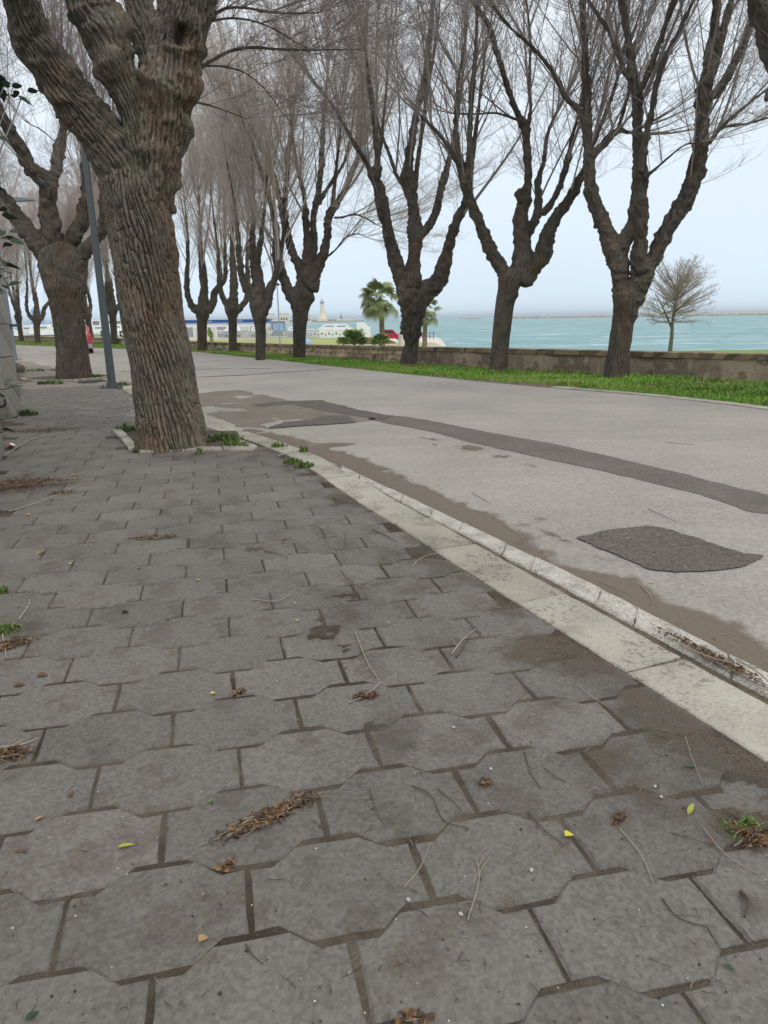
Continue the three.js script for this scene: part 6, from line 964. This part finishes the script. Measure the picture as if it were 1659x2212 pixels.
function twigOf(px, r0, y, forks, seed, lift = 1) {               // px: 'x,y x,y ...' along the twig
  const P = RD(px).map((q) => gp(q[0], q[1], y)), r = rng(seed), pts = new THREE.CatmullRomCurve3(P.map((q, i) => V3(q[0], y + r0 + lift * r0 * 1.5 * (i % 2), q[1]))).getPoints(12), g = new GB(); stick(g, pts, r0, r0 * 0.55, 6);
  for (let i = 0; i < forks; i++) { const k = 2 + Math.floor(r() * 8), d = pts[k + 1].clone().sub(pts[k]).normalize(), a = (r() < 0.5 ? -1 : 1) * (0.5 + 0.4 * r()), e = V3(d.x * Math.cos(a) - d.z * Math.sin(a), 0.1, d.x * Math.sin(a) + d.z * Math.cos(a)), l = 0.02 + 0.05 * r(); stick(g, [pts[k], pts[k].clone().addScaledVector(e, l * 0.6), pts[k].clone().addScaledVector(e, l)], r0 * 0.6, r0 * 0.3, 4); }
  const c = pts[6].clone(); c.y = y; const G = g.geo(); G.translate(-c.x, -c.y, -c.z); return [G, c];
}
let ts = 100;
for (const [px, r0, m, forks, label] of [
  ['975,1415 1000,1385 1028,1360', 0.004, 0, 2, 'short twig bunch stem right of the pavement middle'], ['985,1422 1005,1395 1015,1372', 0.0035, 1, 1, 'brown twig lying along the short bunch, right of the middle'], ['768,1368 795,1435 822,1475', 0.003, 0, 1, 'forked twig running down to the middle litter'], ['822,1476 790,1505 750,1520', 0.003, 0, 1, 'pale twig pointing left from the middle litter'], ['1132,1625 1150,1680 1170,1705', 0.0022, 1, 0, 'thin curved twig right of centre, with a thicker dark foot'], ['1480,1592 1495,1640 1520,1700', 0.0016, 0, 0, 'straight thin twig crossing the right joints'],
  ['1140,1755 1180,1800 1222,1828', 0.0022, 1, 1, 'dark twin twig below the right-hand joint'], ['1338,1790 1385,1850 1412,1912', 0.0018, 0, 0, 'long thin twig in the lower right stone'], ['1430,1942 1465,1985 1532,2005', 0.002, 1, 1, 'dark bent twig at the lower right'], ['1530,2008 1555,2050 1572,2078', 0.0016, 1, 0, 'dark twig end by the small green leaf, lower right'], ['872,1918 905,1880 930,1820', 0.0016, 0, 0, 'thin pale twig right of the bundle, bow shaped'], ['1010,1990 1035,1900 1028,1850', 0.0018, 0, 2, 'thin branched twig above the white pebbles'],
  ['1022,1905 1060,1850', 0.0014, 0, 0, 'straw-thin twig crossing the branched one'], ['890,1698 930,1720 960,1775 1010,1790', 0.002, 1, 0, 'wavy brown twig right of the bundle'], ['945,1705 985,1740 1005,1765', 0.0018, 1, 0, 'brown twig parallel to the wavy one'], ['530,2040 550,2070 570,2085', 0.002, 1, 0, 'small dark twig at the bottom left of centre'], ['800,1708 815,1760 832,1785', 0.0016, 1, 0, 'thin dark arc twig right of the bundle end'], ['1245,1480 1290,1515 1320,1530', 0.002, 0, 1, 'pale twig near the kerb, right'],
  ['890,1225 915,1205 950,1195', 0.003, 0, 1, 'Y-shaped pale twig beside the kerb'], ['545,1295 600,1300 650,1265', 0.0028, 0, 1, 'curved twig in the middle left joint'], ['805,1145 840,1163 857,1172', 0.004, 1, 0, 'short dark stick by the kerb, upper middle'], ['570,1190 605,1200 622,1205', 0.003, 1, 0, 'short dark stick on the upper middle stones'], ['665,1135 690,1140 710,1180 740,1190 745,1150', 0.0022, 1, 0, 'curly dark tendril on the upper stones'], ['690,1165 740,1200 800,1190', 0.0015, 0, 0, 'long straw loop below the curly tendril'],
  ['735,1232 760,1260 775,1268', 0.002, 1, 0, 'little dark arc twig near the kerb'], ['20,1105 100,1080 165,1050', 0.003, 2, 0, 'long pale straight twig on the upper left stones'], ['10,985 60,955 100,940', 0.006, 2, 0, 'long pale stick leaning by the pillar foot'], ['5,1370 15,1425', 0.003, 2, 0, 'pale curved stick at the left edge under the mossy clump'], ['40,1340 62,1310 65,1295', 0.003, 2, 1, 'pale bent twig above the mossy clump'], ['0,1615 45,1612 85,1595', 0.003, 2, 1, 'pale twig over the rusty litter at the left edge'],
  ['1600,1930 1615,1955 1607,1985', 0.006, 1, 0, 'thick broken stick stub at the right edge'], ['1560,1748 1610,1780 1659,1800', 0.0022, 1, 1, 'dark twig over the weeds at the right edge'], ['1520,1790 1570,1850 1640,1890', 0.0016, 0, 0, 'pale thin twig curving to the right edge'], ['1450,1800 1500,1815 1560,1840', 0.0016, 1, 0, 'thin brown twig left of the right-hand weeds'], ['1175,1660 1210,1685 1225,1690', 0.0014, 1, 0, 'tiny bent twig by the dark seed, right'], ['1020,1065 1060,1090', 0.003, 1, 0, 'stray twig on the gutter grit near the dropped kerb'],
  ['1292,1255 1330,1272 1362,1285', 0.003, 0, 0, 'straight twig on the gutter grit'], ['1385,1265 1405,1290 1412,1305', 0.003, 0, 0, 'short pale twig on the gutter grit, right'], ['1400,1100 1430,1115 1460,1128', 0.003, 1, 0, 'thin twig on the asphalt above the round repair'], ['1440,956 1500,962', 0.003, 1, 0, 'twig on the far lane'], ['1590,1425 1640,1460 1659,1475', 0.005, 0, 1, 'stick lying over the gutter at the right edge'], ['1480,1400 1560,1430 1640,1440', 0.003, 0, 0, 'pale twig over the gutter strip, right'], ['600,985 650,970 720,952', 0.004, 2, 0, 'pale twig over the kerb beside the near tree pit']]) {
  const road = /gutter|asphalt|lane/.test(label), y = road ? ROADY + (label.includes('over the gutter') ? 0.09 : 0.008) : label.includes('over the kerb') ? 0.02 : ON, [g, c] = twigOf(px, r0, y, forks, ts++); single('fallen_twig', g, twigMs[m], label, 'twig', [c.x, c.y, c.z]);
}
// matted litter: each heap is a thing with its twigs and leaves as parts
function heap(label, px, half, wid, turn, nT, nL, seed, hgt = 0.012, Y = 0) {
  const [x, z] = gp(...px, Y), t = thing('litter_heap', label, 'leaf litter', [x, Y + ON, z], turn), r = rng(seed), G = [new GB(), new GB(), new GB()], L = [[], [], [], []];
  const pos = () => { const u = (r() + r() + r() - 1.5) / 1.5, v = (r() + r() - 1) * (1 - 0.6 * u * u); return [u * half, v * wid]; };
  for (let i = 0; i < nT; i++) { const [a, b] = pos(), l = half * (0.2 + 0.6 * r()), th = (r() - 0.5) * 0.8, y = r() * hgt, bow = (r() - 0.5) * l * 0.25, dx = Math.cos(th) * l / 2, dz = Math.sin(th) * l / 2; stick(G[r() < 0.5 ? 0 : 1], [V3(a - dx, y + 0.001, b - dz), V3(a, y + 0.003, b + bow), V3(a + dx, y + 0.001, b + dz)], 0.0008 + 0.0012 * r(), 0.0006, 4); }
  for (let i = 0; i < nL; i++) { const [a, b] = pos(), g = leafGeo(0.012 + 0.018 * r(), 0.006 + 0.006 * r(), 0.6); g.rotateX((r() - 0.5) * 2); g.rotateY(r() * 6.28); g.rotateZ((r() - 0.5) * 0.9); g.translate(a, 0.002 + r() * hgt, b); L[Math.floor(r() * 4)].push(g); }
  G.slice(0, 2).forEach((g, i) => g.i.length && (part('twigs', g.geo(), twigMs[i ? 0 : 1], t).userData.kind = 'stuff')); L.forEach((l, i) => l.length && (part('dry_leaves', mergeGeometries(l), M.litter[i], t).userData.kind = 'stuff'));
  return t;
}
heap('long bundle of dry twigs and russet bits across the lower left stones', [585, 1765], 0.2, 0.035, 0.62, 90, 420, 1);
heap('flat scatter of twig litter on the upper middle stones', [340, 1162], 0.2, 0.06, 0.1, 60, 120, 2, 0.006);
heap('broad pile of brown and yellow leaves at the upper left edge', [35, 1048], 0.75, 0.24, 0.25, 60, 1300, 3, 0.03);
heap('rusty litter tuft at the left edge, lower down', [20, 1632], 0.1, 0.05, 0.1, 30, 160, 4);
heap('brown litter under the mossy clump at the left edge', [25, 1395], 0.14, 0.06, 0.5, 30, 200, 5);
heap('small rust-coloured litter heap on the upper left stones', [135, 1066], 0.2, 0.08, 0.2, 20, 160, 6, 0.01);
heap('dark seed head with bits, right of centre', [1048, 1693], 0.016, 0.011, 0, 8, 30, 7, 0.006);
heap('twig litter knot in the middle of the pavement', [790, 1505], 0.07, 0.03, 0.2, 24, 90, 8, 0.008);
heap('small hooked twig knot left of the middle', [518, 1497], 0.03, 0.02, 0.9, 14, 20, 9, 0.012);
heap('brown litter in the gutter at the right edge', [1545, 1425], 0.42, 0.05, -1.17, 50, 260, 10, 0.008, -0.03);
heap('litter among the weeds at the lower right edge', [1630, 1812], 0.08, 0.05, 0.4, 40, 120, 11, 0.012);
heap('thin scatter of leaves along the foot of the pillars', [95, 930], 0.7, 0.3, 0.2, 40, 420, 12, 0.01);
heap('russet crumbs at the lower end of the twig bundle', [490, 1872], 0.03, 0.025, 0.3, 6, 22, 13, 0.004);
heap('bits in the joint at the bottom edge', [900, 2200], 0.06, 0.016, 0, 8, 26, 14, 0.005);
heap('twig litter with bark at the right, above the bottom stones', [1335, 1770], 0.03, 0.015, 0.6, 10, 30, 15, 0.008);
// crumbs, seeds and white grit scattered over the stones and lane
{
  const r = rng(99), L = [[], [], []], seed = new THREE.DodecahedronGeometry(0.004, 0);
  for (let i = 0; i < 2600; i++) {
    const px = r() * 1700 - 20, py = 1030 + 1190 * Math.pow(r(), 0.9), [x, z] = gp(px, py, 0), e = side(x, z, INN); if (e > -0.01 && e < 1.2) continue; if (e < 0 && r() > 0.18 + 1.6 * Math.max(0, dirtRaw(x, z) - 0.4)) continue; const y = e > 0 ? ROADY + 0.005 : 0.001; const k = r() < 0.42 ? 0 : r() < 0.6 ? 1 : 2;
    const g = seed.clone(), s = (k === 1 ? 0.26 : 0.4) * (0.5 + Math.pow(r(), 3) * 1.5); g.scale(s * (1 + r() * 0.8), s, s * (1 + r() * 0.6)); g.rotateY(r() * 6); g.translate(x, y + 0.002, z); L[k].push(g);
  }
  const straw = [new GB(), new GB()];
  for (let i = 0; i < 2600; i++) {
    const px = r() * 1700 - 20, py = 1030 + 1190 * Math.pow(r(), 0.85), [x, z] = gp(px, py, 0), e = side(x, z, INN), gut = e > 0.33 && e < 0.95; if (e > -0.005 && !gut) continue; if (gut ? r() > 0.5 : r() > 0.1 + 2.2 * Math.max(0, dirtRaw(x, z) - 0.5)) continue;
    const y = gut ? (e < 0.45 ? -0.052 : ROADY + 0.008) : 0.007, a = r() * 6.28, l = 0.008 + 0.055 * r() * r(), b = (r() - 0.5) * l; stick(straw[r() < 0.6 ? 0 : 1], [V3(x, y, z), V3(x + Math.cos(a) * l * 0.5 - Math.sin(a) * b * 0.4, y + 0.002, z + Math.sin(a) * l * 0.5 + Math.cos(a) * b * 0.4), V3(x + Math.cos(a) * l, y, z + Math.sin(a) * l)], 0.0009 + 0.0008 * r(), 0.0006);
  }
  const G = new THREE.Group(); G.name = 'scattered_crumbs'; G.userData = { kind: 'stuff', label: 'seeds, soil crumbs and white grit scattered on the paving' }; scene.add(G);
  L.forEach((l, k) => { part(['dark_seeds', 'white_grit', 'soil_crumbs'][k], mergeGeometries(l), [M.dark, M.pale, M.leafBrown][k], G).userData.kind = 'stuff'; }); straw.forEach((g, k) => { part('straws', g.geo(), twigMs[k ? 0 : 1], G).userData.kind = 'stuff'; });
  const pb = new THREE.DodecahedronGeometry(0.0055, 0); pb.scale(1.35, 0.7, 1); for (const [px, py, label] of [[1148, 1881, 'white pebble on the lower right stone'], [995, 1976, 'white pebble beside the dark green leaf, bottom'], [882, 1945, 'white pebble left of the pebble pair, bottom'], [1415, 1700, 'pale pebble by the yellow-green pod leaf'], [1428, 1722, 'cream pebble below the pale pebble, right'], [980, 1572, 'pale crumb of stone in the middle right'], [1330, 1440, 'whitish shell-like chip on the kerb side'], [1060, 1662, 'grey-white chip near the dark seed head'], [637, 1303, 'white chip in the middle of the pavement']]) { const [x, z] = gp(px, py, ON); single('pebble', pb, M.pebble, label, 'pebble', [x, ON + 0.003, z], px); }
  const rd = gp(16, 968, 0), o = thing('litter_scrap', 'small red and white scrap of rubbish at the pillar foot', 'rubbish', [rd[0] + 0.05, 0, rd[1]]); part('wrapper', new THREE.DodecahedronGeometry(0.045, 1).scale(1.1, 0.45, 0.8).rotateZ(0.3).translate(0, 0.025, 0), M.red, o); part('paper', new THREE.DodecahedronGeometry(0.03, 0).scale(1.2, 0.35, 1).rotateZ(-0.5).translate(0.03, 0.05, 0.02), M.white, o);
}
let TRI = 0; scene.traverse((o) => { if (o.isMesh && !o.isInstancedMesh) TRI += (o.geometry.index ? o.geometry.index.count : o.geometry.attributes.position.count) / 3; }); console.log('triangles', Math.round(TRI));
scene.fog = new THREE.FogExp2(new THREE.Color().setRGB(0.66, 0.76, 0.84), 0.0002);
renderer.render(scene, camera);
